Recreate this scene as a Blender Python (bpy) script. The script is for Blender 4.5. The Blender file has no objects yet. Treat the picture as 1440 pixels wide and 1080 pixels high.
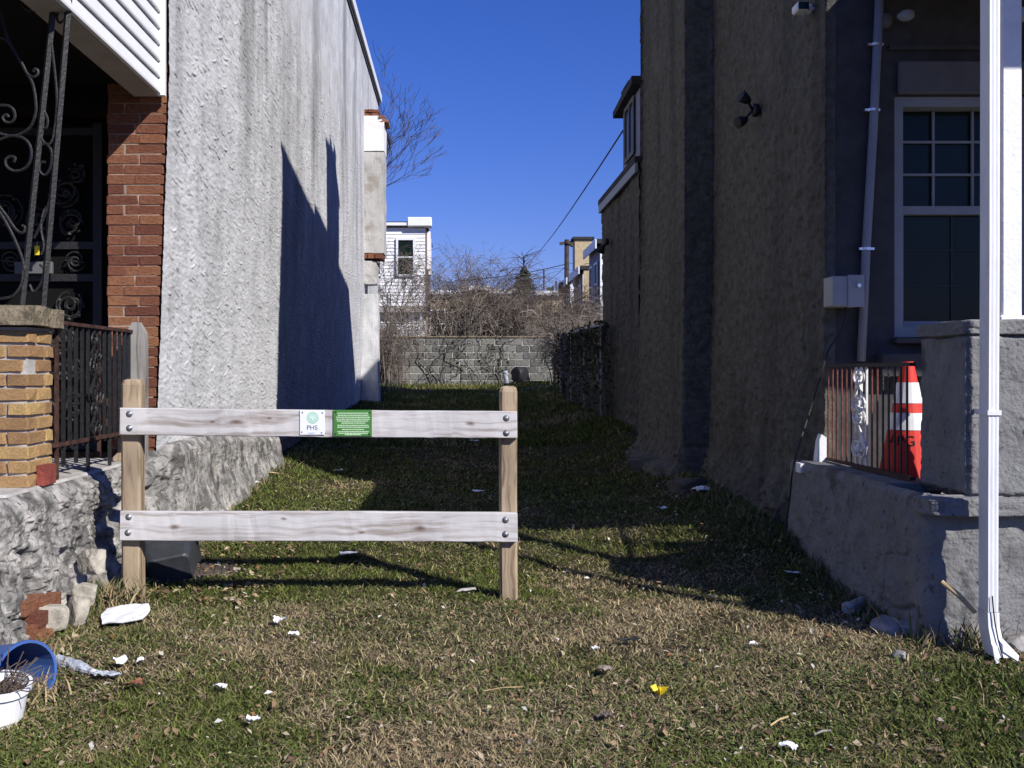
import bpy, math, random
import numpy as np
from mathutils import Vector, Matrix, Euler

random.seed(7)
RS = np.random.RandomState(11)
scene = bpy.context.scene
COL = scene.collection

# ------------------------------------------------------------------ camera, sky, sun, exposure
F, CX, CY = 1350.0, 645.0, 523.0          # focal length and vanishing point in photo pixels (1440 x 1080)
cam_data = bpy.data.cameras.new('camera')
cam = bpy.data.objects.new('camera', cam_data)
COL.objects.link(cam)
cam.location = (0, 0, 0)                   # the eye is the origin; the lot lies about 1.2 m below it
cam.rotation_euler = (math.radians(90), 0, 0)
cam_data.sensor_width = 36
cam_data.lens = 36 * F / 1440
cam_data.shift_x = (720 - CX) / 1440
cam_data.shift_y = (CY - 540) / 1440
cam_data.clip_start = 0.05
cam_data.clip_end = 2000
scene.camera = cam

SUN_D = Vector((-0.93, 1.0, -1.0)).normalized()      # the way the light travels
ELEV = math.asin(-SUN_D.z)
AZ = math.atan2(-SUN_D.x, -SUN_D.y)
world = bpy.data.worlds.new('World')
scene.world = world
world.use_nodes = True
nt = world.node_tree
sky = nt.nodes.new('ShaderNodeTexSky')
sky.sky_type = 'NISHITA'
sky.sun_disc = False
sky.sun_elevation = ELEV
sky.sun_rotation = AZ
sky.air_density = 1.25
sky.dust_density = 0.0
sky.ozone_density = 5.0
bg = nt.nodes['Background']
bg.inputs[1].default_value = 0.05
sat = nt.nodes.new('ShaderNodeHueSaturation')
sat.inputs['Saturation'].default_value = 1.22
nt.links.new(sky.outputs[0], sat.inputs['Color'])
tint = nt.nodes.new('ShaderNodeMix')
tint.data_type = 'RGBA'; tint.blend_type = 'MULTIPLY'; tint.clamp_result = False
tint.inputs['Factor'].default_value = 1.0
tint.inputs['B'].default_value = (1.08, 1.05, 2.02, 1)      # the small camera's saturated blue
nt.links.new(sat.outputs[0], tint.inputs['A'])
nt.links.new(tint.outputs['Result'], bg.inputs[0])

sun_data = bpy.data.lights.new('sun', 'SUN')
sun_data.energy = 5.0
sun_data.angle = math.radians(0.5)
sun_data.color = (1.0, 0.955, 0.89)
sun = bpy.data.objects.new('sun', sun_data)
COL.objects.link(sun)
sun.location = (10, -10, 20)
sun.rotation_euler = SUN_D.to_track_quat('-Z', 'Y').to_euler()

scene.view_settings.view_transform = 'Standard'
scene.view_settings.look = 'None'
scene.view_settings.gamma = 1.0
scene.view_settings.exposure = 0.25
scene.view_settings.use_curve_mapping = False
scene.cycles.max_bounces = 6

# ------------------------------------------------------------------ numbers
def P(px, py, Y):
    return Vector(((px - CX) * Y / F, Y, (CY - py) * Y / F))

_TAB = [np.random.RandomState(100 + i).rand(256, 256) for i in range(8)]
def vn(x, y, s=0):
    x = np.asarray(x, float); y = np.asarray(y, float)
    xi = np.floor(x); yi = np.floor(y)
    fx = x - xi; fy = y - yi
    fx = fx * fx * fx * (fx * (fx * 6 - 15) + 10); fy = fy * fy * fy * (fy * (fy * 6 - 15) + 10)
    a = xi.astype(int) & 255; b = yi.astype(int) & 255
    a1 = (a + 1) & 255; b1 = (b + 1) & 255
    T = _TAB[s % 8]
    return (T[a, b] * (1 - fx) + T[a1, b] * fx) * (1 - fy) + (T[a, b1] * (1 - fx) + T[a1, b1] * fx) * fy
def fbm(x, y, s=0, o=4):
    r = 0; a = 0.5; t = 0
    for i in range(o):
        r = r + a * vn(x * 2 ** i + 17.3 * i, y * 2 ** i + 5.1 * i, s + i); t += a; a *= 0.55
    return r / t
def sstep(a, b, x):
    t = np.clip((np.asarray(x, float) - a) / (b - a), 0, 1)
    return t * t * (3 - 2 * t)

def ground_z(x, y):
    x = np.asarray(x, float); y = np.asarray(y, float)
    yy = np.minimum(np.maximum(y - 4.8, 0), 26)
    z = -1.19 + 0.036 * yy * sstep(0, 2.0, yy)
    z = z - 0.04 * sstep(4.4, 2.5, y)
    inlot = sstep(30, 24, y)
    z = z + 0.17 * sstep(1.1, 2.0, x) * sstep(4.7, 6.3, y) * inlot
    z = z + 0.08 * sstep(-1.1, -1.9, x) * sstep(6.0, 8.5, y) * inlot
    z = z + 0.035 * (fbm(x * 1.3 + 4, y * 1.3, 2, 3) - 0.5)
    z = z + 0.02 * (fbm(x * 6, y * 6, 3, 2) - 0.5)
    return z
def G(px, py):
    Y = 2.0
    while Y < 60:
        p = P(px, py, Y)
        if p.z <= float(ground_z(p.x, p.y)): break
        Y += 0.01
    return p

# ------------------------------------------------------------------ object helpers
def tag(o, label=None, cat=None, group=None, kind=None):
    if label: o['label'] = label
    if cat: o['category'] = cat
    if group: o['group'] = group
    if kind: o['kind'] = kind
    return o
def empty(name, loc, label=None, cat=None, group=None):
    o = bpy.data.objects.new(name, None)
    COL.objects.link(o)
    o.location = loc
    o.empty_display_size = 0.1
    return tag(o, label, cat, group)
def root_loc(p):
    v = Vector((0, 0, 0))
    while p is not None:
        v = v + p.location; p = p.parent
    return v
def link(name, me, mat=None, parent=None, loc=(0, 0, 0)):
    o = bpy.data.objects.new(name, me)
    COL.objects.link(o)
    o.location = loc
    if parent is not None: o.parent = parent
    if mat is not None and len(me.materials) == 0: me.materials.append(mat)
    return o
def np_mesh(name, V, Q, smooth=True, nper=4):
    me = bpy.data.meshes.new(name)
    V = np.asarray(V, np.float32).reshape(-1, 3); Q = np.asarray(Q, np.int32).reshape(-1, nper)
    me.vertices.add(len(V)); me.vertices.foreach_set('co', V.ravel())
    me.loops.add(Q.size); me.loops.foreach_set('vertex_index', Q.ravel())
    me.polygons.add(len(Q))
    me.polygons.foreach_set('loop_start', np.arange(0, Q.size, nper, dtype=np.int32))
    me.polygons.foreach_set('loop_total', np.full(len(Q), nper, np.int32))
    me.polygons.foreach_set('use_smooth', np.full(len(Q), smooth))
    me.update(calc_edges=True)
    return me

class MB:
    def __init__(s): s.v = []; s.f = []
    def add(s, v, f):
        n = len(s.v); s.v += [tuple(p) for p in v]; s.f += [tuple(i + n for i in q) for q in f]; return s
    def box(s, a, b):
        x0, y0, z0 = a; x1, y1, z1 = b
        return s.add([(x0,y0,z0),(x1,y0,z0),(x1,y1,z0),(x0,y1,z0),(x0,y0,z1),(x1,y0,z1),(x1,y1,z1),(x0,y1,z1)],
                     [(0,3,2,1),(4,5,6,7),(0,1,5,4),(1,2,6,5),(2,3,7,6),(3,0,4,7)])
    def bevbox(s, a, b, e=0.005):
        x0, y0, z0 = a; x1, y1, z1 = b
        n = len(s.v); V = []; idx = {}
        for i, X in enumerate((x0, x1)):
            for j, Y in enumerate((y0, y1)):
                for k, Z in enumerate((z0, z1)):
                    sx = e if i == 0 else -e; sy = e if j == 0 else -e; sz = e if k == 0 else -e
                    idx[i,j,k] = len(V)
                    V += [(X, Y+sy, Z+sz), (X+sx, Y, Z+sz), (X+sx, Y+sy, Z)]
        q = []
        I = lambda i,j,k,a: idx[i,j,k] + a
        q += [(I(0,0,0,0),I(0,0,1,0),I(0,1,1,0),I(0,1,0,0)), (I(1,0,0,0),I(1,1,0,0),I(1,1,1,0),I(1,0,1,0))]
        q += [(I(0,0,0,1),I(1,0,0,1),I(1,0,1,1),I(0,0,1,1)), (I(0,1,0,1),I(0,1,1,1),I(1,1,1,1),I(1,1,0,1))]
        q += [(I(0,0,0,2),I(0,1,0,2),I(1,1,0,2),I(1,0,0,2)), (I(0,0,1,2),I(1,0,1,2),I(1,1,1,2),I(0,1,1,2))]
        for j in (0,1):
            for k in (0,1): q.append((I(0,j,k,1),I(1,j,k,1),I(1,j,k,2),I(0,j,k,2)))
        for i in (0,1):
            for k in (0,1): q.append((I(i,0,k,0),I(i,1,k,0),I(i,1,k,2),I(i,0,k,2)))
        for i in (0,1):
            for j in (0,1): q.append((I(i,j,0,0),I(i,j,1,0),I(i,j,1,1),I(i,j,0,1)))
        for i in (0,1):
            for j in (0,1):
                for k in (0,1): q.append((I(i,j,k,0),I(i,j,k,1),I(i,j,k,2)))
        return s.add(V, q)
    def prism(s, poly, axis, a, b):
        # poly of 2-D points in the two other axes (in order), swept along axis from a to b
        n = len(poly)
        def pt(p, t):
            if axis == 0: return (t, p[0], p[1])
            if axis == 1: return (p[0], t, p[1])
            return (p[0], p[1], t)
        return s.add([pt(p, a) for p in poly] + [pt(p, b) for p in poly],
                     [tuple(range(n)), tuple(range(2*n-1, n-1, -1))] + [(i, (i+1) % n, n+(i+1) % n, n+i) for i in range(n)])
    def tube(s, pts, r, n=6, caps=True):
        pts = [Vector(p) for p in pts]
        m = len(pts)
        if not hasattr(r, '__len__'): r = [r] * m
        base = len(s.v); ref = None
        for i, p in enumerate(pts):
            t = (pts[min(i+1, m-1)] - pts[max(i-1, 0)])
            if t.length < 1e-9: t = Vector((0,0,1))
            t.normalize()
            if ref is None:
                ref = Vector((0,0,1)) if abs(t.z) < 0.9 else Vector((1,0,0))
            a = (ref - t * ref.dot(t))
            if a.length < 1e-6: a = t.orthogonal()
            a.normalize(); ref = a; b = t.cross(a)
            for k in range(n):
                an = 2 * math.pi * k / n
                q = p + (a * math.cos(an) + b * math.sin(an)) * r[i]
                s.v.append((q.x, q.y, q.z))
        for i in range(m - 1):
            for k in range(n):
                a0 = base + i*n + k; a1 = base + i*n + (k+1) % n
                s.f.append((a0, a1, a1 + n, a0 + n))
        if caps:
            s.f.append(tuple(base + k for k in range(n-1, -1, -1)))
            s.f.append(tuple(base + (m-1)*n + k for k in range(n)))
        return s
    def lathe(s, prof, c, n=16, axis=Vector((0,0,1)), close=True):
        axis = Vector(axis).normalized(); a = axis.orthogonal().normalized(); b = axis.cross(a); c = Vector(c)
        base = len(s.v)
        for (r, h) in prof:
            for k in range(n):
                t = 2*math.pi*k/n
                q = c + axis*h + (a*math.cos(t) + b*math.sin(t))*r
                s.v.append((q.x, q.y, q.z))
        for i in range(len(prof)-1):
            for k in range(n):
                a0 = base+i*n+k; a1 = base+i*n+(k+1) % n
                s.f.append((a0, a1, a1+n, a0+n))
        if close:
            s.f.append(tuple(base+k for k in range(n-1,-1,-1)))
            s.f.append(tuple(base+(len(prof)-1)*n+k for k in range(n)))
        return s
    def quad(s, a, b, c, d): return s.add([a,b,c,d], [(0,1,2,3)])
    def rot(s, c, euler):
        M = Euler(euler).to_matrix(); c = Vector(c)
        s.v = [tuple(c + M @ (Vector(p) - c)) for p in s.v]; return s
    def build(s, name, mat, parent=None, origin=None, smooth=False):
        o0 = root_loc(parent) if parent is not None else Vector(origin if origin is not None else (0,0,0))
        me = bpy.data.meshes.new(name)
        me.from_pydata([(p[0]-o0.x, p[1]-o0.y, p[2]-o0.z) for p in s.v], [], s.f)
        me.update()
        import bmesh
        bm = bmesh.new(); bm.from_mesh(me); bmesh.ops.recalc_face_normals(bm, faces=bm.faces); bm.to_mesh(me); bm.free()
        if smooth: me.polygons.foreach_set('use_smooth', [True]*len(me.polygons))
        return link(name, me, mat, parent, (0,0,0) if parent is not None else o0)

def spline(pts, n=6):
    pts = [Vector(p) for p in pts]; out = []
    for i in range(len(pts)-1):
        p0 = pts[max(i-1,0)]; p1 = pts[i]; p2 = pts[i+1]; p3 = pts[min(i+2,len(pts)-1)]
        for k in range(n):
            t = k/n
            out.append(0.5*((2*p1)+(p2-p0)*t+(2*p0-5*p1+4*p2-p3)*t*t+(3*p1-p0-3*p2+p3)*t**3))
    out.append(pts[-1]); return out
def spiral(c, r0, r1, a0, turns, plane='xz', n=22):
    c = Vector(c); out = []
    for i in range(n+1):
        t = i/n; r = r0+(r1-r0)*t; a = a0+turns*2*math.pi*t
        u, v = r*math.cos(a), r*math.sin(a)
        out.append(c + (Vector((u,0,v)) if plane == 'xz' else Vector((0,u,v))))
    return out
def s_scroll(c, h, plane='xz', flip=1, w=0.5):
    # an S scroll of height h round c: two spirals joined by a bar
    c = Vector(c); r = h*0.25*w*2
    ax = Vector((1,0,0)) if plane == 'xz' else Vector((0,1,0))
    up = Vector((0,0,1)); out = []
    for i in range(20):
        t = i/19; a = math.pi*2.6*(1-t); rr = r*(0.25+0.75*t)
        out.append(c + up*(h/2-r) + ax*flip*(-rr*math.cos(a)) + up*(rr*math.sin(a)))
    top = out
    bot = [c - (p - c) for p in reversed(top)]
    return top + bot

# ------------------------------------------------------------------ materials
def new_mat(name):
    m = bpy.data.materials.new(name); m.use_nodes = True
    return m, m.node_tree.nodes, m.node_tree.links, m.node_tree.nodes['Principled BSDF']
def plain(name, col, rough=0.7, metal=0.0, var=0.12, scale=6, bump=0.0, bscale=60, spec=0.35, stretch=(1,1,1), rnd=0.0):
    m, N, L, B = new_mat(name)
    tc = N.new('ShaderNodeTexCoord'); mp = N.new('ShaderNodeMapping'); mp.inputs['Scale'].default_value = stretch
    L.new(tc.outputs['Object'], mp.inputs[0])
    no = N.new('ShaderNodeTexNoise'); no.inputs['Scale'].default_value = scale; no.inputs['Detail'].default_value = 6; no.inputs['Roughness'].default_value = 0.65
    L.new(mp.outputs[0], no.inputs['Vector'])
    rp = N.new('ShaderNodeValToRGB')
    c0 = [max(0, c*(1-var*2)) for c in col]; c1 = [min(1, c*(1+var*2)) for c in col]
    rp.color_ramp.elements[0].position = 0.3; rp.color_ramp.elements[0].color = (*c0, 1)
    rp.color_ramp.elements[1].position = 0.7; rp.color_ramp.elements[1].color = (*c1, 1)
    L.new(no.outputs[0], rp.inputs[0])
    out = rp.outputs[0]
    if rnd > 0:
        oi = N.new('ShaderNodeObjectInfo'); hs = N.new('ShaderNodeHueSaturation')
        ma = N.new('ShaderNodeMapRange'); ma.inputs['To Min'].default_value = 1-rnd; ma.inputs['To Max'].default_value = 1+rnd
        L.new(oi.outputs['Random'], ma.inputs[0]); L.new(ma.outputs[0], hs.inputs['Value'])
        ma2 = N.new('ShaderNodeMapRange'); ma2.inputs['To Min'].default_value = 0.49; ma2.inputs['To Max'].default_value = 0.512
        L.new(oi.outputs['Random'], ma2.inputs[0]); L.new(ma2.outputs[0], hs.inputs['Hue'])
        L.new(out, hs.inputs['Color']); out = hs.outputs[0]
    L.new(out, B.inputs['Base Color'])
    B.inputs['Roughness'].default_value = rough; B.inputs['Metallic'].default_value = metal
    B.inputs['Specular IOR Level'].default_value = spec
    if bump > 0:
        n2 = N.new('ShaderNodeTexNoise'); n2.inputs['Scale'].default_value = bscale; n2.inputs['Detail'].default_value = 5
        L.new(mp.outputs[0], n2.inputs['Vector'])
        bp = N.new('ShaderNodeBump'); bp.inputs['Strength'].default_value = bump; bp.inputs['Distance'].default_value = 0.02
        L.new(n2.outputs[0], bp.inputs['Height']); L.new(bp.outputs[0], B.inputs['Normal'])
    return m
def layered(name, col_a, col_b, stains, rough=0.9, bump=0.35, bscale=90, fine=2.2):
    """Mottled render: two tones mixed by noise, then a list of stains (colour, scale xyz, low, high, z0, z1, amount)."""
    m, N, L, B = new_mat(name)
    tc = N.new('ShaderNodeTexCoord')
    n1 = N.new('ShaderNodeTexNoise'); n1.inputs['Scale'].default_value = fine; n1.inputs['Detail'].default_value = 9; n1.inputs['Roughness'].default_value = 0.7
    L.new(tc.outputs['Object'], n1.inputs['Vector'])
    rp = N.new('ShaderNodeValToRGB')
    rp.color_ramp.elements[0].position = 0.36; rp.color_ramp.elements[0].color = (*col_a, 1)
    rp.color_ramp.elements[1].position = 0.62; rp.color_ramp.elements[1].color = (*col_b, 1)
    L.new(n1.outputs[0], rp.inputs[0]); out = rp.outputs[0]
    sp = N.new('ShaderNodeSeparateXYZ'); L.new(tc.outputs['Object'], sp.inputs[0])
    for (c, sc, lo, hi, z0, z1, amt) in stains:
        mp = N.new('ShaderNodeMapping'); mp.inputs['Scale'].default_value = sc; L.new(tc.outputs['Object'], mp.inputs[0])
        n = N.new('ShaderNodeTexNoise'); n.inputs['Scale'].default_value = 1; n.inputs['Detail'].default_value = 8; n.inputs['Roughness'].default_value = 0.62
        L.new(mp.outputs[0], n.inputs['Vector'])
        r = N.new('ShaderNodeMapRange'); r.inputs['From Min'].default_value = lo; r.inputs['From Max'].default_value = hi
        L.new(n.outputs[0], r.inputs[0])
        zr = N.new('ShaderNodeMapRange'); zr.inputs['From Min'].default_value = z0; zr.inputs['From Max'].default_value = z1; zr.inputs['To Max'].default_value = amt
        L.new(sp.outputs['Z'], zr.inputs[0])
        mu = N.new('ShaderNodeMath'); mu.operation = 'MULTIPLY'; L.new(r.outputs[0], mu.inputs[0]); L.new(zr.outputs[0], mu.inputs[1])
        mx = N.new('ShaderNodeMix'); mx.data_type = 'RGBA'; L.new(mu.outputs[0], mx.inputs['Factor'])
        L.new(out, mx.inputs['A']); mx.inputs['B'].default_value = (*c, 1); out = mx.outputs['Result']
    L.new(out, B.inputs['Base Color']); B.inputs['Roughness'].default_value = rough; B.inputs['Specular IOR Level'].default_value = 0.2
    n2 = N.new('ShaderNodeTexNoise'); n2.inputs['Scale'].default_value = bscale; n2.inputs['Detail'].default_value = 6; L.new(tc.outputs['Object'], n2.inputs['Vector'])
    bp = N.new('ShaderNodeBump'); bp.inputs['Strength'].default_value = bump; bp.inputs['Distance'].default_value = 0.01
    L.new(n2.outputs[0], bp.inputs['Height']); L.new(bp.outputs[0], B.inputs['Normal'])
    return m
def wood(name, light, dark, axis=0, rough=0.85, knots=()):
    m, N, L, B = new_mat(name)
    tc = N.new('ShaderNodeTexCoord'); mp = N.new('ShaderNodeMapping')
    sc = [34, 34, 34]; sc[axis] = 1.3; mp.inputs['Scale'].default_value = sc
    wp = N.new('ShaderNodeTexNoise'); wp.inputs['Scale'].default_value = 3.2; wp.inputs['Detail'].default_value = 2
    L.new(tc.outputs['Object'], wp.inputs['Vector'])
    ad = N.new('ShaderNodeVectorMath'); ad.operation = 'MULTIPLY_ADD'; ad.inputs[1].default_value = (0.06,)*3
    L.new(wp.outputs['Color'], ad.inputs[0]); L.new(tc.outputs['Object'], ad.inputs[2]); L.new(ad.outputs[0], mp.inputs[0])
    n = N.new('ShaderNodeTexNoise'); n.inputs['Scale'].default_value = 1; n.inputs['Detail'].default_value = 7; n.inputs['Roughness'].default_value = 0.6
    L.new(mp.outputs[0], n.inputs['Vector'])
    rp = N.new('ShaderNodeValToRGB'); e = rp.color_ramp.elements
    e[0].position = 0.33; e[0].color = (*dark, 1); e[1].position = 0.52; e[1].color = (*light, 1)
    L.new(n.outputs[0], rp.inputs[0])
    n3 = N.new('ShaderNodeTexNoise'); n3.inputs['Scale'].default_value = 2.2; n3.inputs['Detail'].default_value = 4; L.new(tc.outputs['Object'], n3.inputs['Vector'])
    r3 = N.new('ShaderNodeMapRange'); r3.inputs['From Min'].default_value = 0.35; r3.inputs['From Max'].default_value = 0.7; r3.inputs['To Min'].default_value = 0.75; r3.inputs['To Max'].default_value = 1.08
    L.new(n3.outputs[0], r3.inputs[0])
    mx = N.new('ShaderNodeVectorMath'); mx.operation = 'SCALE'; L.new(rp.outputs[0], mx.inputs[0]); L.new(r3.outputs[0], mx.inputs['Scale'])
    out = mx.outputs[0]
    for (kx, kz, ks) in knots:
        sb = N.new('ShaderNodeVectorMath'); sb.operation = 'SUBTRACT'; sb.inputs[1].default_value = (kx, 0, kz); L.new(ad.outputs[0], sb.inputs[0])
        ml = N.new('ShaderNodeVectorMath'); ml.operation = 'MULTIPLY'; ml.inputs[1].default_value = (0.45/ks, 0, 1.0/ks); L.new(sb.outputs[0], ml.inputs[0])
        ln = N.new('ShaderNodeVectorMath'); ln.operation = 'LENGTH'; L.new(ml.outputs[0], ln.inputs[0])
        mr = N.new('ShaderNodeMapRange'); mr.inputs['From Min'].default_value = 1.6; mr.inputs['From Max'].default_value = 0.3; mr.inputs['To Max'].default_value = 0.85; L.new(ln.outputs['Value'], mr.inputs[0])
        mm = N.new('ShaderNodeMix'); mm.data_type = 'RGBA'; L.new(mr.outputs[0], mm.inputs['Factor']); L.new(out, mm.inputs['A']); mm.inputs['B'].default_value = (0.13,0.075,0.05,1); out = mm.outputs['Result']
    L.new(out, B.inputs['Base Color']); B.inputs['Roughness'].default_value = rough; B.inputs['Specular IOR Level'].default_value = 0.2
    bp = N.new('ShaderNodeBump'); bp.inputs['Strength'].default_value = 0.6; bp.inputs['Distance'].default_value = 0.004
    L.new(n.outputs[0], bp.inputs['Height']); L.new(bp.outputs[0], B.inputs['Normal'])
    return m
def vcol(name, rough=0.9, trans=0.0):
    m, N, L, B = new_mat(name)
    a = N.new('ShaderNodeAttribute'); a.attribute_name = 'col'
    L.new(a.outputs['Color'], B.inputs['Base Color']); B.inputs['Roughness'].default_value = rough; B.inputs['Specular IOR Level'].default_value = 0.15
    return m

M = {}
M['stucco_l'] = layered('pale_grey_stucco', (0.47,0.475,0.485), (0.63,0.635,0.645),
    [((0.17,0.17,0.165), (1,0.9,0.14), 0.50, 0.66, 1.2, 4.4, 0.9), ((0.30,0.295,0.28), (3,3.5,1.6), 0.55, 0.68, -1.6, -1.0, 0.55), ((0.33,0.33,0.32), (14,10,14), 0.56, 0.64, -3, -1.5, 0.5), ((0.78,0.78,0.77), (2,1.3,2), 0.60, 0.72, -3, -1.5, 0.6)])
M['found_l'] = layered('weathered_foundation_render', (0.15,0.145,0.135), (0.46,0.44,0.41),
    [((0.085,0.082,0.078), (7,7,5), 0.50, 0.58, -3, -1.5, 0.8), ((0.58,0.55,0.48), (2.2,2.2,2.2), 0.60, 0.66, -3, -1.5, 0.7), ((0.10,0.10,0.095), (1.5,1.5,1.2), 0.48, 0.62, -3, -1.5, 0.55), ((0.05,0.048,0.045), (19,19,13), 0.58, 0.63, -3, -2, 0.75), ((0.62,0.60,0.55), (6,6,5), 0.62, 0.66, -3, -2, 0.6)], bump=0.7, bscale=60, fine=9)
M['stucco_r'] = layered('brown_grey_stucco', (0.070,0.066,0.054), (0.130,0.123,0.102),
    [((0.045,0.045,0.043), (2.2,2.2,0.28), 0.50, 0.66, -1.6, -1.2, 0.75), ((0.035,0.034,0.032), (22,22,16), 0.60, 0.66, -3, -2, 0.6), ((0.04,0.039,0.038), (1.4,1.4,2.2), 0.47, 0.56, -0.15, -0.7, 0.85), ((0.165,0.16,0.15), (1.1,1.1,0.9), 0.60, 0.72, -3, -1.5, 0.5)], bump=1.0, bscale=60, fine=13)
M['grey_paint'] = layered('grey_painted_render', (0.165,0.166,0.164), (0.225,0.226,0.224),
    [((0.08,0.08,0.08), (3,3,2), 0.60, 0.66, -3, -2, 0.8), ((0.34,0.34,0.34), (2,2,2), 0.62, 0.7, -3, -2, 0.5), ((0.05,0.05,0.05), (24,24,20), 0.61, 0.66, -3, -2, 0.7), ((0.10,0.095,0.085), (2.5,2.5,1.2), 0.45, 0.6, -0.75, -1.25, 0.6)], bump=0.9, bscale=55, fine=6)
M['facade_r'] = plain('slate_painted_brick', (0.050,0.050,0.052), 0.85, var=0.15, bump=0.2, bscale=30)
M['mortar'] = plain('mortar', (0.40,0.385,0.36), 0.95, var=0.15, bump=0.3)
M['mortar_dark'] = plain('dark_mortar', (0.33,0.25,0.20), 0.95, var=0.15, bump=0.3)
M['brick_red'] = plain('red_brick', (0.235,0.094,0.052), 0.9, var=0.28, scale=9, bump=0.6, rnd=0.34)
M['brick_tan'] = plain('ochre_brick', (0.46,0.285,0.125), 0.9, var=0.2, scale=8, bump=0.6, rnd=0.25)
M['capstone'] = plain('mossy_cap_stone', (0.20,0.165,0.11), 0.95, var=0.3, scale=14, bump=0.8, bscale=40)
M['concrete'] = plain('concrete', (0.42,0.40,0.37), 0.95, var=0.14, scale=7, bump=0.4)
M['cmu'] = plain('concrete_block', (0.17,0.168,0.15), 0.95, var=0.2, scale=4, bump=0.4, rnd=0.35)
M['cmu_mortar'] = plain('block_mortar', (0.55,0.54,0.50), 0.95)
M['header_grey'] = plain('dark_grey_and_shade', (0.11,0.11,0.115), 0.7, var=0.08)
M['iron_red'] = plain('red_brown_iron', (0.17,0.055,0.038), 0.7, var=0.3, scale=25, bump=0.3)
M['frame_in_shade'] = plain('shade_greyed_vinyl', (0.25,0.26,0.275), 0.5, var=0.05)  # white frame vinyl greyed, the porch shade put into its colour
M['vinyl'] = plain('white_vinyl', (0.80,0.81,0.82), 0.45, var=0.02, scale=3)
M['white_paint'] = plain('chipped_white_paint', (0.78,0.78,0.77), 0.6, var=0.04, scale=10, bump=0.15)
M['soffit'] = plain('soffit_paint', (0.36,0.33,0.30), 0.7, var=0.06)
M['black_paint_and_shade'] = plain('black_paint_and_shade', (0.005,0.005,0.005), 0.8, var=0.1, spec=0.15)
M['iron'] = plain('black_wrought_iron', (0.014,0.0135,0.0135), 0.55, var=0.25, scale=30, bump=0.25, spec=0.5)
M['iron_rust'] = plain('rusty_brown_iron', (0.06,0.028,0.021), 0.75, var=0.35, scale=25, bump=0.3)
M['iron_white'] = plain('white_painted_iron', (0.74,0.73,0.70), 0.6, var=0.08, scale=40)
M['rail_wood'] = wood('silvered_rail_wood', (0.61,0.592,0.575), (0.34,0.295,0.26), 0, knots=[((px_-645)/272.2+0.7+0.03, (523-py_)/272.2+1.19+0.03, k_) for px_,py_,k_ in ((334,594,0.012),(300,592,0.006),(663,595,0.010),(380,588,0.006),(246,739,0.010),(589,745,0.012),(400,728,0.006),(510,748,0.006))])
M['post_wood'] = wood('tan_post_wood', (0.41,0.32,0.215), (0.18,0.12,0.075), 2)
M['old_wood'] = wood('grey_old_wood', (0.36,0.34,0.31), (0.15,0.135,0.12), 2)
M['galv'] = plain('galvanised_bolt', (0.32,0.33,0.35), 0.45, metal=0.7, var=0.2, scale=60)
M['metal_white'] = plain('white_enamel_metal', (0.76,0.77,0.79), 0.42, var=0.07, scale=5, stretch=(1,1,0.4), bump=0.08)
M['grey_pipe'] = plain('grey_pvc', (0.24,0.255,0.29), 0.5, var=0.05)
M['box_grey'] = plain('grey_enclosure', (0.34,0.34,0.33), 0.5, var=0.04)
M['chrome'] = plain('chromed_clamp', (0.7,0.7,0.72), 0.3, metal=0.9, var=0.05)
M['glass'] = plain('dark_window_glass', (0.008,0.016,0.010), 0.2, var=0.1, scale=2, spec=0.18)
M['blind'] = plain('green_blind', (0.02,0.035,0.028), 0.6, var=0.1)
M['cone_orange'] = plain('orange_cone_plastic', (0.62,0.036,0.024), 0.6, var=0.05)
M['cone_white'] = plain('white_reflective_band', (0.72,0.72,0.74), 0.45, var=0.05, scale=14)
M['rubber'] = plain('black_rubber', (0.018,0.018,0.019), 0.6, var=0.15, bump=0.1)
M['bin_plastic'] = plain('charcoal_bin_plastic', (0.036,0.040,0.047), 0.45, var=0.15, scale=9, bump=0.08)
M['ink'] = plain('black_ink', (0.01,0.01,0.012), 0.7)
M['sign_white'] = plain('white_sign_face', (0.80,0.81,0.82), 0.4, var=0.015)
M['sign_mint'] = plain('mint_print', (0.44,0.68,0.55), 0.5, var=0.04)
M['sign_mint_d'] = plain('mint_print_dark', (0.28,0.52,0.42), 0.5, var=0.04)
M['sign_navy'] = plain('navy_print', (0.05,0.08,0.14), 0.5)
M['sign_pale'] = plain('pale_blue_print', (0.42,0.52,0.70), 0.5)
M['sign_green'] = plain('green_sign_face', (0.065,0.21,0.045), 0.45, var=0.04)
M['sign_text'] = plain('pale_green_print', (0.50,0.68,0.44), 0.5, var=0.04)
M['paper'] = plain('white_paper', (0.82,0.82,0.83), 0.7, var=0.02, scale=20)
M['clear'] = plain('grey_clear_plastic', (0.40,0.43,0.48), 0.25, var=0.3, scale=30, bump=0.6, spec=0.6)
M['blue_plastic'] = plain('blue_bucket_plastic', (0.05,0.115,0.34), 0.5, var=0.08)
M['yellow'] = plain('yellow_plastic', (0.85,0.62,0.02), 0.5, var=0.08)
M['red_chip'] = plain('red_painted_brick', (0.22,0.05,0.036), 0.85, var=0.2, bump=0.4)
M['stone'] = plain('fieldstone', (0.36,0.33,0.27), 0.95, var=0.25, scale=9, bump=0.7, bscale=25)
M['rubble'] = plain('concrete_rubble', (0.27,0.26,0.25), 0.95, var=0.2, scale=9, bump=0.7, bscale=25)
M['bark'] = plain('dark_bark', (0.075,0.058,0.047), 0.95, var=0.25, bump=0.4)
M['cane'] = plain('bramble_cane', (0.138,0.115,0.096), 0.9, var=0.25, scale=3)
M['cane_pale'] = plain('pale_dry_cane', (0.30,0.25,0.20), 0.9, var=0.2, scale=3)
M['cane_dark'] = plain('dark_bramble_cane', (0.085,0.064,0.050), 0.9, var=0.3, scale=3)
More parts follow.
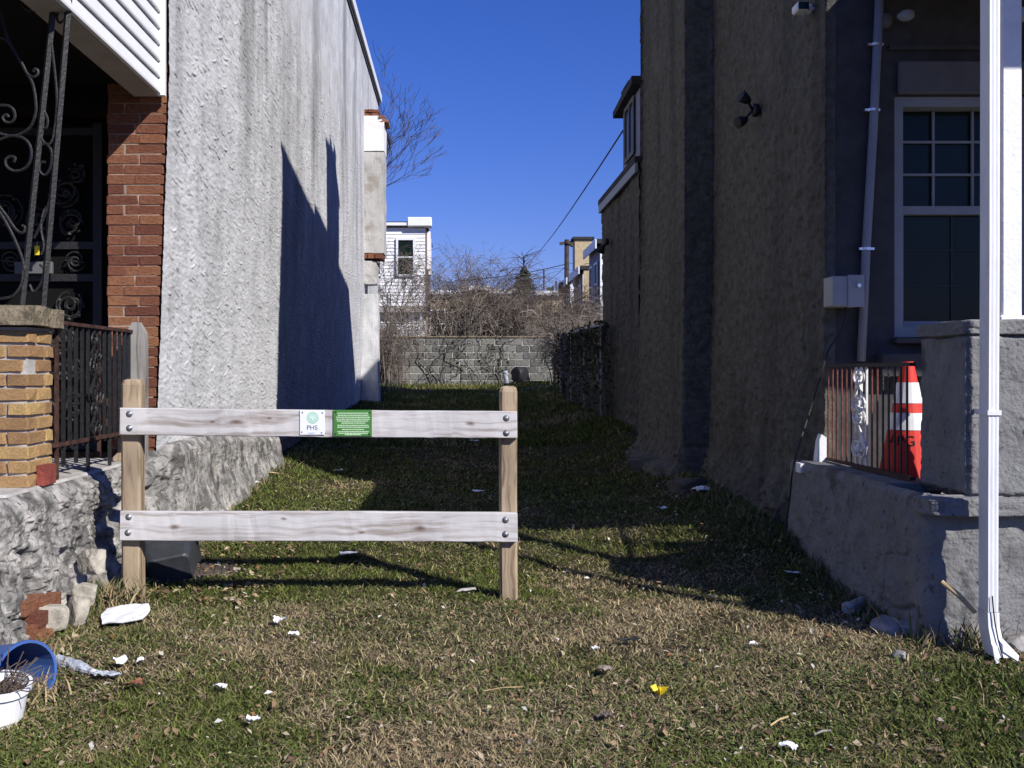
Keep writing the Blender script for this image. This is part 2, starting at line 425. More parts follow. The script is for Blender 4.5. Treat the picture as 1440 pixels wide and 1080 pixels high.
M['bamboo'] = plain('bamboo', (0.52,0.38,0.20), 0.6, var=0.12, scale=20)
M['cable'] = plain('black_cable', (0.015,0.015,0.016), 0.6)
M['roof_dark'] = plain('bitumen_roof', (0.035,0.035,0.038), 0.9, var=0.2)
M['chim'] = layered('patched_chimney_render', (0.36,0.355,0.34), (0.48,0.475,0.46), [((0.25,0.215,0.18), (2,2,2), 0.52,0.64,-3,-1,0.7)], bump=0.5)
M['chim_pale'] = plain('bare_pale_render', (0.74,0.72,0.69), 0.9, var=0.06, bump=0.3)
M['siding_white'] = plain('white_clapboard', (0.78,0.78,0.78), 0.6, var=0.03)
M['brick_far'] = plain('brown_party_wall', (0.15,0.085,0.06), 0.95, var=0.2)
M['tan_far'] = plain('tan_render', (0.45,0.36,0.22), 0.9, var=0.12)
M['blue_far'] = plain('blue_grey_siding', (0.17,0.19,0.27), 0.7, var=0.08)
M['red_far'] = plain('red_brown_brick_far', (0.23,0.11,0.075), 0.95, var=0.2)
M['conifer'] = plain('conifer_needles', (0.035,0.055,0.04), 0.9, var=0.3)
M['ivy'] = plain('dark_ivy', (0.06,0.065,0.035), 0.9, var=0.4, scale=20)
M['weed'] = vcol('weed_blades')
M['grass'] = vcol('grass_blades')
M['litter'] = vcol('leaf_litter')

# ------------------------------------------------------------------ ground
m, N, L, B = new_mat('lot_soil')
tc = N.new('ShaderNodeTexCoord'); n1 = N.new('ShaderNodeTexNoise'); n1.inputs['Scale'].default_value = 2.3; n1.inputs['Detail'].default_value = 10; n1.inputs['Roughness'].default_value = 0.75
L.new(tc.outputs['Object'], n1.inputs['Vector'])
rp = N.new('ShaderNodeValToRGB'); e = rp.color_ramp.elements
e[0].position = 0.34; e[0].color = (0.022,0.024,0.010,1); e[1].position = 0.66; e[1].color = (0.095,0.073,0.048,1)
e.new(0.5).color = (0.052,0.044,0.025,1)
L.new(n1.outputs[0], rp.inputs[0]); L.new(rp.outputs[0], B.inputs['Base Color']); B.inputs['Roughness'].default_value = 1; B.inputs['Specular IOR Level'].default_value = 0.1
n2 = N.new('ShaderNodeTexNoise'); n2.inputs['Scale'].default_value = 45; n2.inputs['Detail'].default_value = 6; L.new(tc.outputs['Object'], n2.inputs['Vector'])
bp = N.new('ShaderNodeBump'); bp.inputs['Strength'].default_value = 0.9; bp.inputs['Distance'].default_value = 0.04; L.new(n2.outputs[0], bp.inputs['Height']); L.new(bp.outputs[0], B.inputs['Normal'])
M['soil'] = m
xs = np.concatenate([-np.geomspace(400, 3.4, 26), np.linspace(-3.2, 3.6, 150), np.geomspace(3.8, 400, 26)])
ys = np.concatenate([np.linspace(-60, 1.5, 14), np.linspace(1.7, 12, 190), np.linspace(12.3, 32, 50), np.geomspace(34, 900, 24)])
XX, YY = np.meshgrid(xs, ys)
ZZ = ground_z(XX, YY)
V = np.stack([XX, YY, ZZ], -1)
def grid_quads(nr, nc):
    i = np.arange(nr-1)[:, None]*nc + np.arange(nc-1)[None, :]
    return np.stack([i, i+1, i+nc+1, i+nc], -1).reshape(-1, 4)
g = link('ground', np_mesh('ground', V, grid_quads(len(ys), len(xs))), M['soil'])
tag(g, kind='structure')

# ------------------------------------------------------------------ rough rendered walls
def sheet(name, path, zs, off, mat, parent, ztop=None, du=None):
    """A thick-looking rendered skin: path = dense plan polyline (n,2) with outward normals to its right-hand rule given, pushed out by off(u, z)."""
    pts, nrm, u = path
    Zs = np.repeat(np.asarray(zs)[:, None], len(u), 1)
    if ztop is not None:
        t = (Zs - Zs[0]) / (Zs[-1] - Zs[0])
        Zs = np.where(t > 0.7, Zs[0] + (Zs[-1]-Zs[0])*0.7 + (t-0.7)/0.3*(ztop[None, :] - (Zs[0] + (Zs[-1]-Zs[0])*0.7)), Zs)
    U = np.repeat(u[None, :], len(zs), 0)
    O = off(U, Zs)
    X = pts[None, :, 0] + nrm[None, :, 0]*O; Y = pts[None, :, 1] + nrm[None, :, 1]*O
    o0 = root_loc(parent)
    V = np.stack([X - o0.x, Y - o0.y, Zs - o0.z], -1)
    me = np_mesh(name, V, grid_quads(len(zs), len(u)))
    return link(name, me, mat, parent)
def plan(segs):
    """segs: list of (p0, p1, samples or array of params); returns points, outward normals (left of travel), arc length."""
    P_, N_, U_ = [], [], []
    s = 0
    for (a, b, t, n) in segs:
        a = np.array(a, float); b = np.array(b, float)
        q = a[None]*(1-t[:, None]) + b[None]*t[:, None]
        P_.append(q); N_.append(np.repeat(np.array(n, float)[None], len(t), 0)); U_.append(s + t*np.linalg.norm(b-a)); s += np.linalg.norm(b-a)
    P_ = np.concatenate(P_); N_ = np.concatenate(N_); U_ = np.concatenate(U_)
    return P_, N_, U_
def inv_t(y0, y1, n):
    y = 1/np.linspace(1/y0, 1/y1, n); return (y-y0)/(y1-y0)
def trowel(U, Z, fu, fz, amp, seed=0):
    w = fbm(U*1.7, Z*1.7, seed+3, 2)
    uu = U*fu + Z*fz*0.22 + w*1.5; zz = Z*fz - U*fu*0.35
    n = fbm(uu, zz, seed, 3)
    h = sstep(0.46, 0.535, n)*amp + sstep(0.58, 0.62, n)*amp*0.6
    return h + (fbm(U*9, Z*16, seed+1, 3)-0.5)*amp*1.1 + (fbm(U*0.8, Z*0.9, seed+2, 3)-0.5)*0.05

# ================================================================== LEFT ROW HOUSE
HL = empty('row_house', (-4.5, 12, -1.2), 'pale grey stucco row house with red brick front corner, left of the lot', 'house', 'row houses beside the lot')
zs_l = np.concatenate([np.arange(-0.75, 3.9, 0.0062), np.linspace(3.93, 6.35, 90)])
pl = plan([((-1.90,6.185), (-1.90,22.3), inv_t(6.185,22.3,440), (1,0)), ((-1.9,22.3), (-2.4,22.3), np.linspace(0,1,8), (0,1))])
def nibs(u, z, n, u1, z0, z1, seed):
    # short trowel ridges with a sharp lower edge, running down towards the back
    R = np.random.RandomState(seed); Hh = np.zeros((len(z), len(u)))
    for i in range(n):
        big = R.rand() < 0.24
        u0 = 0.1 + (u1-0.1)*R.rand(); zc0 = z0 + (z1-z0)*R.rand()
        a = R.uniform(0.03,0.085) if big else R.uniform(0.012,0.04)
        a *= 1 + 0.06*u0
        s = -R.uniform(0.15,0.85) if R.rand() < 0.85 else R.uniform(-0.2,0.5)
        h = R.uniform(0.006,0.0115) if big else R.uniform(0.003,0.007)
        i0, i1 = np.searchsorted(u, (u0-a, u0+a)); m = abs(s)*a + 0.035
        j0, j1 = np.searchsorted(z, (zc0-m, zc0+m))
        if i1 <= i0: i1 = i0+1
        if j1 <= j0 or i1 > len(u): continue
        uu = u[i0:i1][None, :]; zz = z[j0:j1][:, None]; t = np.clip((uu-u0)/a, -1, 1)
        d = zz - (zc0 + s*(uu-u0) + 0.012*t*t)
        pr_ = np.where(d >= 0, np.exp(-(d/0.010)**2), np.clip(1+d/0.004, 0, 1))*h*(1-t*t)**0.5
        Hh[j0:j1, i0:i1] = np.maximum(Hh[j0:j1, i0:i1], pr_)
    return Hh
NIB = nibs(pl[2], zs_l, 19000, 16.0, -0.75, 3.9, 5)
def off_l(U, Z):
    lean = 0.034*(np.clip(Z, -1.2, 1.9) - 1.2)
    edge = 1.0 - 0.0*U
    return lean*edge + (NIB + 0.006*(fbm(U*5, Z*22+U*3, 1, 4)-0.5)*sstep(11,5,U) + 0.006*(fbm(U*16,Z*50,3,2)-0.5)*sstep(7,3,U) + 0.012*(fbm(U*0.35, Z*0.7, 2, 2)-0.5) + 0.012)*np.maximum(edge, 0.6)
sheet('side_wall', pl, zs_l, off_l, M['stucco_l'], HL)
# body behind the skin
b = MB(); b.box((-8,6.95,-1.3), (-1.97,22.25,6.3)); b.prism([(-2.265,-1.3),(-2.012,-1.2),(-1.906,1.9),(-1.906,6.3),(-2.265,6.3)], 1, 6.209, 6.95); b.box((-8,6.215,-1.3), (-3.75,6.95,6.3)); b.box((-3.75,6.4,2.05), (-2.265,6.95,6.3))
b.build('masonry_core', M['mortar_dark'], HL)
MB().box((-3.75,6.23,1.72),(-2.27,6.39,6.3)).build('door_lintel', M['black_paint_and_shade'], HL)  # black colour carries the porch roof's shade above the door
b = MB(); b.box((-8,6.2,6.355), (-1.84,22.5,6.43)); b.build('roof', M['roof_dark'], HL)
b = MB(); b.box((-1.838,6.2,6.30), (-1.80,22.5,6.47)); b.build('roof_coping', M['vinyl'], HL)
b = MB(); b.box((-1.90,6.4,6.20), (-1.84,22.4,6.30)); b.build('roof_flashing', M['roof_dark'], HL)
# brick front corner, brick by brick
def brick_mesh(name, mat, e=0.07, jit=0.03, seed=0):
    r = random.Random(seed)
    mb = MB(); mb.bevbox((-0.5,-0.5,-0.5), (0.5,0.5,0.5), e)
    mb.v = [(x + r.uniform(-jit,jit), y + r.uniform(-jit,jit), z + r.uniform(-jit,jit)) for x,y,z in mb.v]
    import bmesh
    me = bpy.data.meshes.new(name); me.from_pydata(mb.v, [], mb.f); me.update()
    bm = bmesh.new(); bm.from_mesh(me); bmesh.ops.recalc_face_normals(bm, faces=bm.faces); bm.to_mesh(me); bm.free()
    me.materials.append(mat); return me
RED = [brick_mesh('brick', M['brick_red'], 0.05, 0.032, i) for i in range(6)]
TAN = [brick_mesh('brick', M['brick_tan'], 0.06, 0.045, i+9) for i in range(6)]
def place_brick(meshes, parent, a, b, name='brick', jit=0.0025):
    c = [(a[i]+b[i])/2 for i in range(3)]; s = [abs(b[i]-a[i]) for i in range(3)]
    o = link(name, random.choice(meshes), None, parent)
    o.location = Vector(c) - root_loc(parent) + Vector((random.uniform(-jit,jit), random.uniform(-jit,jit), 0))
    o.scale = s; return o
H = 0.0655
k = 0
z = -0.62
while z < 2.0:
    ws = [(-2.27,-2.069),(-2.062,-1.93)] if k % 2 == 0 else [(-2.27,-2.165),(-2.158,-1.93)]
    if k % 5 == 3: ws = [(-2.27,-2.10),(-2.093,-1.93)]
    for (x0, x1) in ws:
      if x1 == -1.93: x1 = -1.9 + 0.034*(min(z,1.9)-1.2) - 0.006
      place_brick(RED, HL, (x0,6.203,z), (x1,6.28,z+H-0.0065), jit=0.0035)
    z += H; k += 1
# porch roof box with siding
b = MB(); b.box((-2.05,4.3,1.785), (-1.93,6.155,2.75)); b.build('porch_beam', M['vinyl'], HL)
b = MB(); b.box((-2.08,4.3,1.765), (-1.925,6.15,1.784)); b.build('soffit', M['soffit'], HL)
b = MB(); b.box((-8,4.3,1.86), (-2.051,6.20,1.93)); b.box((-8,4.3,1.931), (-2.051,4.42,2.75)); b.box((-8,4.3,2.752), (-1.91,6.2,2.82)); b.build('porch_ceiling', M['black_paint_and_shade'], HL)
z = 1.772
while z < 2.7:
    b = MB(); b.prism([(-1.927,z), (-1.899,z+0.001), (-1.897,z+0.012), (-1.915,z+0.098), (-1.927,z+0.098)], 1, 4.3, 6.118); b.build('siding_board', M['vinyl'], HL); z += 0.104
b = MB(); b.box((-1.925,6.12,1.765), (-1.875,6.156,2.75)); b.build('corner_trim', M['vinyl'], HL)
# porch floor
b = MB(); b.bevbox((-8,4.3,-0.68), (-2.03,6.175,-0.553), 0.012); b.build('porch_floor', M['concrete'], HL)
# foundation
ys_f = 1/np.linspace(1/2.6, 1/10.3, 520)
tt = np.linspace(0, 1, 260)
Yf, Tf = np.meshgrid(ys_f, tt)
topz = -0.565 + 0.09*sstep(6.0,6.35,Yf) - 0.16*sstep(7,10,Yf)
Xb = -1.97 + 0.15*sstep(5.7,6.5,Yf)
Xb = Xb - 0.17*sstep(9.75,10.28,Yf)
ang = np.clip((Tf-0.86)/0.14, 0, 1)
Zf = -1.5 + (topz+1.5)*np.minimum(Tf/0.93, 1)
inw = sstep(0.86, 1.0, Tf)*0.10 + np.clip((Tf-0.94)/0.06,0,1)*0.08
flare = 0.10*sstep(-0.7,-1.25,Zf)*(0.4+1.2*vn(Yf*2.1, Zf*1.0, 4))
rgh = (0.25+0.75*sstep(0.42,0.58,fbm(Yf*1.6+2, Zf*2.4, 7, 3)))*(1-0.55*sstep(6.2,7.2,Yf))
lump = (fbm(Yf*3.2, Zf*4.0, 5, 4)-0.5)*0.06 + 0.012*(fbm(Yf*13, Zf*3.5, 4, 3)-0.5)*sstep(6.0,7.0,Yf) + rgh*( sstep(0.46,0.51,fbm(Yf*9, Zf*20+Yf*5, 6, 4))*0.010 + sstep(0.55,0.58,fbm(Yf*6, Zf*12, 3, 4))*0.012 + (fbm(Yf*24,Zf*30,2,3)-0.5)*0.030)
hole = sstep(0.62,0.66,fbm(Yf*2.4+9, Zf*3.4, 1, 3))*0.05*sstep(6.4,5.8,Yf) + 0.03*sstep(0.012,0.0,np.abs(fbm(Yf*1.9+1, Zf*2.3, 0, 3)-0.5))*sstep(6.6,5.9,Yf)
Xf = Xb - inw + flare + lump*(1-0.6*ang) - hole
o0 = root_loc(HL)
V = np.stack([Xf-o0.x, Yf-o0.y, Zf-o0.z], -1)
link('foundation', np_mesh('foundation', V, grid_quads(len(tt), len(ys_f))), M['found_l'], HL)
# stones and old bricks showing through at its foot
def stone_obj(name, c, r, mat, parent=None, seed=0, squash=(1,1,1), sub=3):
    import bmesh
    bm = bmesh.new(); bmesh.ops.create_icosphere(bm, subdivisions=sub, radius=1.0)
    R = random.Random(seed); ph = [R.uniform(0,9) for _ in range(6)]
    for v in bm.verts:
        n = v.co.normalized()
        d = 1 + 0.16*math.sin(2.3*n.x+ph[0])*math.cos(2.7*n.y+ph[1]) + 0.12*math.sin(4.1*n.z+ph[2]+2*n.x) + 0.06*math.sin(9*n.y+ph[3])*math.sin(8*n.x+ph[4])
        q = n*d
        q = Vector([max(-0.78,min(0.78,q.x)), max(-0.78,min(0.78,q.y)), max(-0.72,min(0.72,q.z))])
        v.co = Vector((q.x*r*squash[0], q.y*r*squash[1], q.z*r*squash[2]))
    me = bpy.data.meshes.new(name); bm.to_mesh(me); bm.free()
    if name == 'rubbish_bag': me.polygons.foreach_set('use_smooth', [True]*len(me.polygons))
    o = link(name, me, mat, parent)
    o.location = Vector(c) - (root_loc(parent) if parent is not None else Vector((0,0,0)))
    o.rotation_euler = (R.uniform(-0.2,0.2), R.uniform(-0.2,0.2), R.uniform(0,6))
    return o
for i, (px, py, Y, r, sq) in enumerate([(8,850,4.35,0.13,(0.6,1,1)), (292/945*420,790,4.75,0.085,(0.6,1,1)), (75,868,4.35,0.085,(0.6,1,0.9)), (108,862,4.55,0.09,(0.5,1,1.2)), (118,835,4.62,0.07,(0.6,1,1)), (215,668,6.3,0.10,(0.5,1,0.7)), (238,690,6.4,0.10,(0.5,1.1,0.8))]):
    p = P(px, py, Y); stone_obj('stone', p, r, M['stone'], HL, 30+i, sq)
for i, (px, py, Y) in enumerate([(52,866,4.32), (46,884,4.28), (34,850,4.30), (62,848,4.4), (55,894,4.3)]):
    p = P(px, py, Y); place_brick(RED, HL, (p.x-0.05,p.y-0.10,p.z-0.032), (p.x+0.05,p.y+0.10,p.z+0.032), jit=0.01)
# rear chimney on the side wall
CH = root_loc(HL)
def wavy_box(name, a, b, mat, parent, amp=0.02, n=(5,5,18), seed=3):
    V=[];Q=[]
    # four sides + top/bottom as one lumpy box
    import bmesh
    bm = bmesh.new(); bmesh.ops.create_cube(bm, size=1.0)
    bmesh.ops.subdivide_edges(bm, edges=bm.edges[:], cuts=9, use_grid_fill=True)
    o0 = root_loc(parent) if parent is not None else Vector(((a[0]+b[0])/2, (a[1]+b[1])/2, a[2]))
    for v in bm.verts:
        p = Vector([(a[i]+b[i])/2 + v.co[i]*(b[i]-a[i]) for i in range(3)])
        d = float(fbm(p.x*6+p.y*5, p.z*4, seed, 3))-0.5; d2 = float(fbm(p.x*5+3, p.z*5+p.y*6, seed+1, 3))-0.5
        v.co = Vector((p.x+d*amp*2, p.y+d2*amp*2, p.z+d*amp)) - o0
    me = bpy.data.meshes.new(name); bm.to_mesh(me); bm.free()
    return link(name, me, mat, parent, (0,0,0) if parent is not None else o0)
ch = wavy_box('chimney', (-1.92,18.95,2.35), (-1.475,19.55,4.35), M['chim'], HL)
wavy_box('bare_patch', (-1.93,18.93,4.36), (-1.47,19.56,5.05), M['chim_pale'], HL, 0.012)
for i in range(7):
    x = -1.90 + i*0.068
    for j in range(2):
        if i + j*2 > 7: continue
        place_brick(RED, HL, (x,18.94-0.01*j,5.05+j*0.07-0.12*(i>3)), (x+0.12,19.5,5.11+j*0.07-0.12*(i>3)), jit=0.02)
wavy_box('chimney_corbel', (-1.93,19.0,1.75), (-1.62,19.5,2.2), M['chim'], HL, 0.03)
for i, x in enumerate((-1.86,-1.70,-1.56)): place_brick(RED, HL, (x-0.08,18.93,2.24), (x+0.08,19.5,2.335), jit=0.02)
wavy_box('chimney_stub', (-1.93,19.05,-0.9), (-1.60,19.5,1.55), M['stucco_l'], HL, 0.03)
# security door
dY = 6.56
DO = MB().box((-3.75,dY+0.05,-0.55), (-2.42,dY+0.09,1.75)).build('door', M['black_paint_and_shade'], HL)
f = MB(); f.box((-2.50,dY,-0.55), (-2.44,dY+0.04,1.7)); f.box((-3.45,dY,-0.55), (-3.39,dY+0.04,1.7))
for zz in (-0.53, -0.05, 0.62, 0.84, 1.62): f.box((-3.39,dY+0.004,zz), (-2.50,dY+0.036,zz+0.05))
f.build('door_frame', M['iron'], DO)
for cx in (-2.62,-2.84,-3.06,-3.28):
    MB().tube(s_scroll((cx,dY,0.755),0.15,'xz',1,0.9), 0.007, 5).build('scroll', M['iron'], DO)
for cx, cz, r in ((-2.64,1.02,0.10),(-2.70,1.22,0.11),(-2.60,1.36,0.07),(-2.86,1.05,0.10),(-3.1,1.1,0.13),(-2.64,0.45,0.11),(-2.70,0.22,0.12),(-2.66,0.02,0.08),(-2.9,0.3,0.13),(-3.15,0.3,0.13),(-2.62,-0.25,0.10),(-2.85,-0.28,0.12),(-3.1,-0.28,0.12)):
    f = MB()
    for q in range(3):
        a = random.uniform(0,6.28)
        f.tube(spiral((cx+random.uniform(-.02,.02),dY-0.005*q,cz+random.uniform(-.02,.02)), r*random.uniform(0.8,1.0), 0.012, a, random.choice((-1.6,1.6,-1.2)), 'xz', 20), 0.0085, 5)
    for q in range(7):
        a = q*0.9; f.lathe([(0.002,-0.012),(0.018,0),(0.002,0.012)], (cx+r*0.8*math.cos(a),dY-0.012,cz+r*0.8*math.sin(a)), 6, (math.cos(a),0.4,math.sin(a)))
    f.build('iron_rosette', M['iron'], DO)
p0, p1 = P(20,368,6.5), P(73,385,6.5)
f = MB(); f.bevbox((p0.x,6.50,p1.z), (p1.x,6.53,p0.z), 0.004); f.build('letter_plate', M['header_grey'], DO)
# the yellow tag hanging by the door
p = P(52,350,6.4)
f = MB(); f.box((p.x-0.016,6.4,p.z-0.04), (p.x+0.016,6.403,p.z+0.02)); f.tube([(p.x,6.4,p.z+0.02),(p.x+0.004,6.4,p.z+0.05)], 0.002, 4)
tag(f.build('door_tag', M['yellow'], None, (p.x,6.4,p.z)), 'small yellow tag hanging on the black front door', 'tag')

# ------------------------------------------------------------------ left porch: pier, iron column, railing, newel
PR = empty('brick_pier', (-2.2,4.75,-0.55), 'ochre brick porch pier with a mossy stone cap', 'pier')
px0, px1, py0, py1 = -2.52, -2.055, 4.58, 4.86
b = MB(); b.box((px0+0.012,py0+0.012,-0.56), (px1-0.012,py1-0.012,0.215)); b.build('mortar_core', M['mortar'], PR)
z = -0.555
for kk in range(11):
    z1 = z + 0.058
    if kk % 2 == 0: xs_ = [(px0,px0+0.10),(px0+0.11,px0+0.30),(px0+0.31,px1)]
    else: xs_ = [(px0,px0+0.20),(px0+0.21,px0+0.355),(px0+0.365,px1)]
    for i, (x0, x1) in enumerate(xs_):
        last = i == len(xs_)-1
        yb = py0 + (0.10 if kk % 2 == 0 else 0.195)
        if last and kk == 8: x1 -= 0.03
        place_brick(TAN, PR, (x0,py0,z), (x1,yb if last else py0+0.1,z1), jit=0.003)
    place_brick(TAN, PR, (px1-0.10,py0 + (0.11 if kk % 2 == 0 else 0.205),z), (px1,py1,z1), jit=0.003)
    z += 0.0695
wavy_box('cap_stone', (px0-0.05,py0-0.05,0.222), (px1+0.035,py1+0.06,0.315), M['capstone'], PR, 0.012)
p = P(67,658,4.78)
tag(wavy_box('brick_chunk', (-2.05,4.66,-0.553), (-2.012,4.80,-0.455), M['red_chip'], None, 0.012), 'broken red painted brick chunk beside the ochre pier foot', 'brick')

IC = empty('iron_porch_column', (-2.1,4.72,0.315), 'black wrought iron scrollwork column standing on the ochre brick pier', 'column')
def px_curve(pts, Y): return spline([P(x,y,Y) for x,y in pts], 6)
for pts in ([(76,0),(37,360),(30,432)], [(97,0),(66,370),(60,432)]):
    q = [P(x,y,4.72) for x,y in pts]
    f = MB(); d = (q[0]-q[-1]); f.tube([q[-1]-Vector((0,0,0.01)), q[0]+d*0.02], 0.0165, 4); f.build('upright_bar', M['iron'], IC)
for pts in ([(88,5),(80,22),(84,32),(92,25),(90,14)], [(71,50),(78,110),(80,150),(76,190)], [(63,158),(67,168),(65,180),(58,178),(60,168)], [(56,185),(60,198),(68,203),(74,196),(78,175)],
            [(54,208),(63,202),(72,212),(72,232),(64,246),(56,240),(57,229),(64,228)], [(76,240),(70,280),(60,310),(48,335)], [(70,290),(62,296),(58,320),(62,345),(58,358)], [(56,372),(62,380),(58,398),(48,410),(42,400)]):
    f = MB(); f.tube(px_curve(pts,4.72), 0.0065, 5); f.build('scroll', M['iron'], IC)
for pts in ([(2,10),(5,33),(14,60),(30,88),(38,103),(45,108),(52,106),(54,100),(50,97),(47,101)], [(38,103),(46,118),(50,140),(50,160),(43,178),(30,188),(15,191),(-10,185)],
            [(-10,150),(0,148),(12,149),(19,155),(21,165),(16,172),(8,171),(4,165),(9,161),(12,165)], [(-10,200),(0,196),(15,191),(30,193),(40,201),(44,213),(42,228),(33,238),(20,240),(10,234),(8,225),(14,220),(21,222),(20,228)],
            [(31,0),(32,8),(38,14),(48,15),(58,10),(63,2)], [(-5,285),(10,305),(20,320),(28,327),(34,326),(35,319),(31,317)], [(-5,290),(15,325),(30,360),(34,380)], [(0,420),(18,416),(30,400),(33,380)],
            [(-8,55),(0,53),(8,56),(14,62)]):
    f = MB(); f.tube(px_curve(pts,4.70), 0.0072, 5); f.build('scroll', M['iron'], IC)

RL = empty('porch_railing', (-2.06,5.5,-0.55), 'black iron railing along the left porch edge behind the ochre pier', 'railing')
xr = -2.06
f = MB(); f.box((xr-0.018,4.87,0.245), (xr+0.018,6.12,0.263)); f.build('top_rail', M['iron_rust'], RL)
f = MB(); f.box((xr-0.012,4.87,-0.385), (xr+0.012,6.12,-0.365)); f.build('bottom_rail', M['iron_rust'], RL)
nb = 15
for i in range(nb):
    y = 4.92 + i*1.16/(nb-1)
    zb = -0.55 if i in (0,5,9,14) else (-0.49 if i % 2 else -0.40)
    f = MB(); tw = 0.0085; f.box((xr-tw,y-tw,zb), (xr+tw,y+tw,0.244)); f.build('baluster', M['iron'] if i % 7 else M['iron_rust'], RL)
for (cz, s) in ((-0.05,0.30),(0.14,0.16),(-0.26,0.18)):
    for fl in (-1,1):
        f = MB(); f.tube(s_scroll((xr+0.012,5.42+0.035*fl,cz), s, 'yz', fl, 0.5), 0.006, 5); f.build('scroll', M['iron'], RL)
# grey pointed newel at the railing's end
x0, x1, ny = -2.09, -1.965, 6.02
f = MB(); f.prism([(x0,-0.56),(x1,-0.56),(x1,0.24),((x0+x1)/2+0.02,0.312),((x0+x1)/2-0.02,0.312),(x0,0.24)], 1, ny, ny+0.06)
tag(f.build('newel_board', M['old_wood'], None, ((x0+x1)/2,ny,-0.56)), 'grey pointed wooden board at the end of the left porch railing', 'board')
f = MB(); f.prism([(-2.16,-0.55),(-1.98,-0.55),(-1.98,-0.38)], 1, 5.93, 5.97)
tag(f.build('wood_wedge', M['post_wood'], None, (-2.07,5.95,-0.55)), 'small tan wooden wedge on the left porch floor by the railing', 'wood block')

# ================================================================== RIGHT ROW HOUSE
HR = empty('row_house', (4.6,9,-1.2), 'shaded brown stucco row house with grey porch, right of the lot', 'house', 'row houses beside the lot')
zs_r = np.concatenate([np.arange(-1.35, 4.9, 0.011), np.linspace(4.95, 6.7, 30)])
pr = plan([((2.26,5.762), (2.20,5.762), np.linspace(0,1,5), (0,-1)), ((2.20,5.765), (2.20,8.3), inv_t(5.765,8.3,190), (-1,0)),
           ((2.20,8.30), (1.95,8.30), np.linspace(0,1,26), (0,-1)), ((1.95,8.30), (1.95,10.3), inv_t(8.3,10.3,60), (-1,0)), ((1.95,10.3), (2.24,10.3), np.linspace(0,1,6), (0,1)),
           ((2.24,10.3), (2.26,12.0), inv_t(10.3,12.0,50), (-1,0))])
pr[1][195:221] = [(0,-1)]*26
def roof_r(y): return 6.7 - (np.asarray(y)-5.77)*0.155
def flare_r(Y, Z):
    f = 0.16*sstep(-0.55,-1.15,Z)*(0.6+0.8*vn(Y*1.7, Z*0.6, 3))
    lump = 0.13*sstep(-0.72,-0.80,Z + 0.08*vn(Y*4,Z*2,1))*sstep(8.35,8.6,Y)*sstep(10.4,9.9,Y) + 0.07*sstep(-0.84,-0.92,Z + 0.08*vn(Y*5,Z*2,3))*np.exp(-((Y-7.4)/0.7)**2)
    return f*0.75 + lump + sstep(-0.55,-0.85,Z)*(0.09*(fbm(Y*4,Z*5,2,4)-0.5) + 0.03*sstep(0.5,0.55,fbm(Y*7,Z*8,5,3)))
def off_r(U, Z):
    Yp = np.repeat(pr[0][None, :, 1], U.shape[0], 0)
    lean = -0.028*(np.clip(Z,-1.2,2.2)-0.6)
    face = np.repeat((pr[1][:, 0] < -0.5)[None, :].astype(float), U.shape[0], 0)
    rough = trowel(U, Z, 12, 20, 0.008, 3)*0.8 + 0.014*(fbm(U*14,Z*22,4,3)-0.5) - 0.012*sstep(0.006,0.0,np.abs(fbm(U*0.9+2,Z*1.1,7,4)-0.5))
    smooth = 0.012*(fbm(U*5,Z*14,2,3)-0.5) - 0.005*sstep(0.12,0.0,np.abs((Z/0.068) % 1 - 0.5))
    return face*(lean*0.5 + rough + flare_r(Yp,Z)) + (1-face)*(smooth + 0.45*rough + 0.3*flare_r(Yp,Z)) 
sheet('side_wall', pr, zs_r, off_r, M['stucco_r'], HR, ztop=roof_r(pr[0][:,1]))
# rear ell
pe = plan([((2.26,11.98), (2.27,15.1), inv_t(11.98,15.1,70), (-1,0)), ((2.27,15.1), (3.0,15.1), np.linspace(0,1,8), (0,1))])
def off_e(U, Z):
    Yp = np.repeat(pe[0][None,:,1], U.shape[0], 0)
    return trowel(U, Z, 7, 12, 0.009, 5) + 0.03*(fbm(U*2,Z*2.2,6,3)-0.5) + flare_r(Yp,Z)*0.8 - 0.006
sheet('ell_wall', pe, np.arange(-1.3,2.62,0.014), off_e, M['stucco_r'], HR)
b = MB()
b.prism([(5.80,-1.3),(11.98,-1.3),(11.98,float(roof_r(11.98))),(5.80,float(roof_r(5.8)))], 0, 2.275, 2.62)
b.box((3.42,5.80,-1.3), (7.2,6.0,6.6)); b.box((2.62,5.80,-1.3), (3.42,6.0,0.22)); b.box((2.62,5.80,1.66), (3.42,6.0,6.6)); b.box((2.62,6.01,-1.3), (7.2,11.98,float(roof_r(11.98))))
b.box((2.30,12.0,-1.3), (3.695,15.08,2.55)); b.box((4.25,12.0,-1.3), (7.2,18.3,5.95)); b.box((3.7,12.0,-1.3), (4.245,18.3,5.95))  # taller boxes: unseen rear block, shaped to shade back lot and left wall
b.build('masonry_core', M['mortar_dark'], HR)
b = MB(); b.prism([(5.7,float(roof_r(5.7))),(12.03,float(roof_r(12.03))),(12.03,float(roof_r(12.03))+0.07),(5.7,float(roof_r(5.7))+0.07)], 0, 2.19, 7.2); b.build('roof', M['roof_dark'], HR)
b = MB(); b.box((2.05,9.35,5.9), (2.55,10.2,7.35)); b.box((2.0,9.3,7.35), (2.6,10.25,7.45)); b.build('chimney', M['brick_far'], HR)
for yy in (9.55,9.98): 
    MB().lathe([(0.11,0),(0.09,0.3),(0.11,0.34)], (2.3,yy,7.45), 12).build('chimney_pot', M['brick_far'], HR, smooth=True)
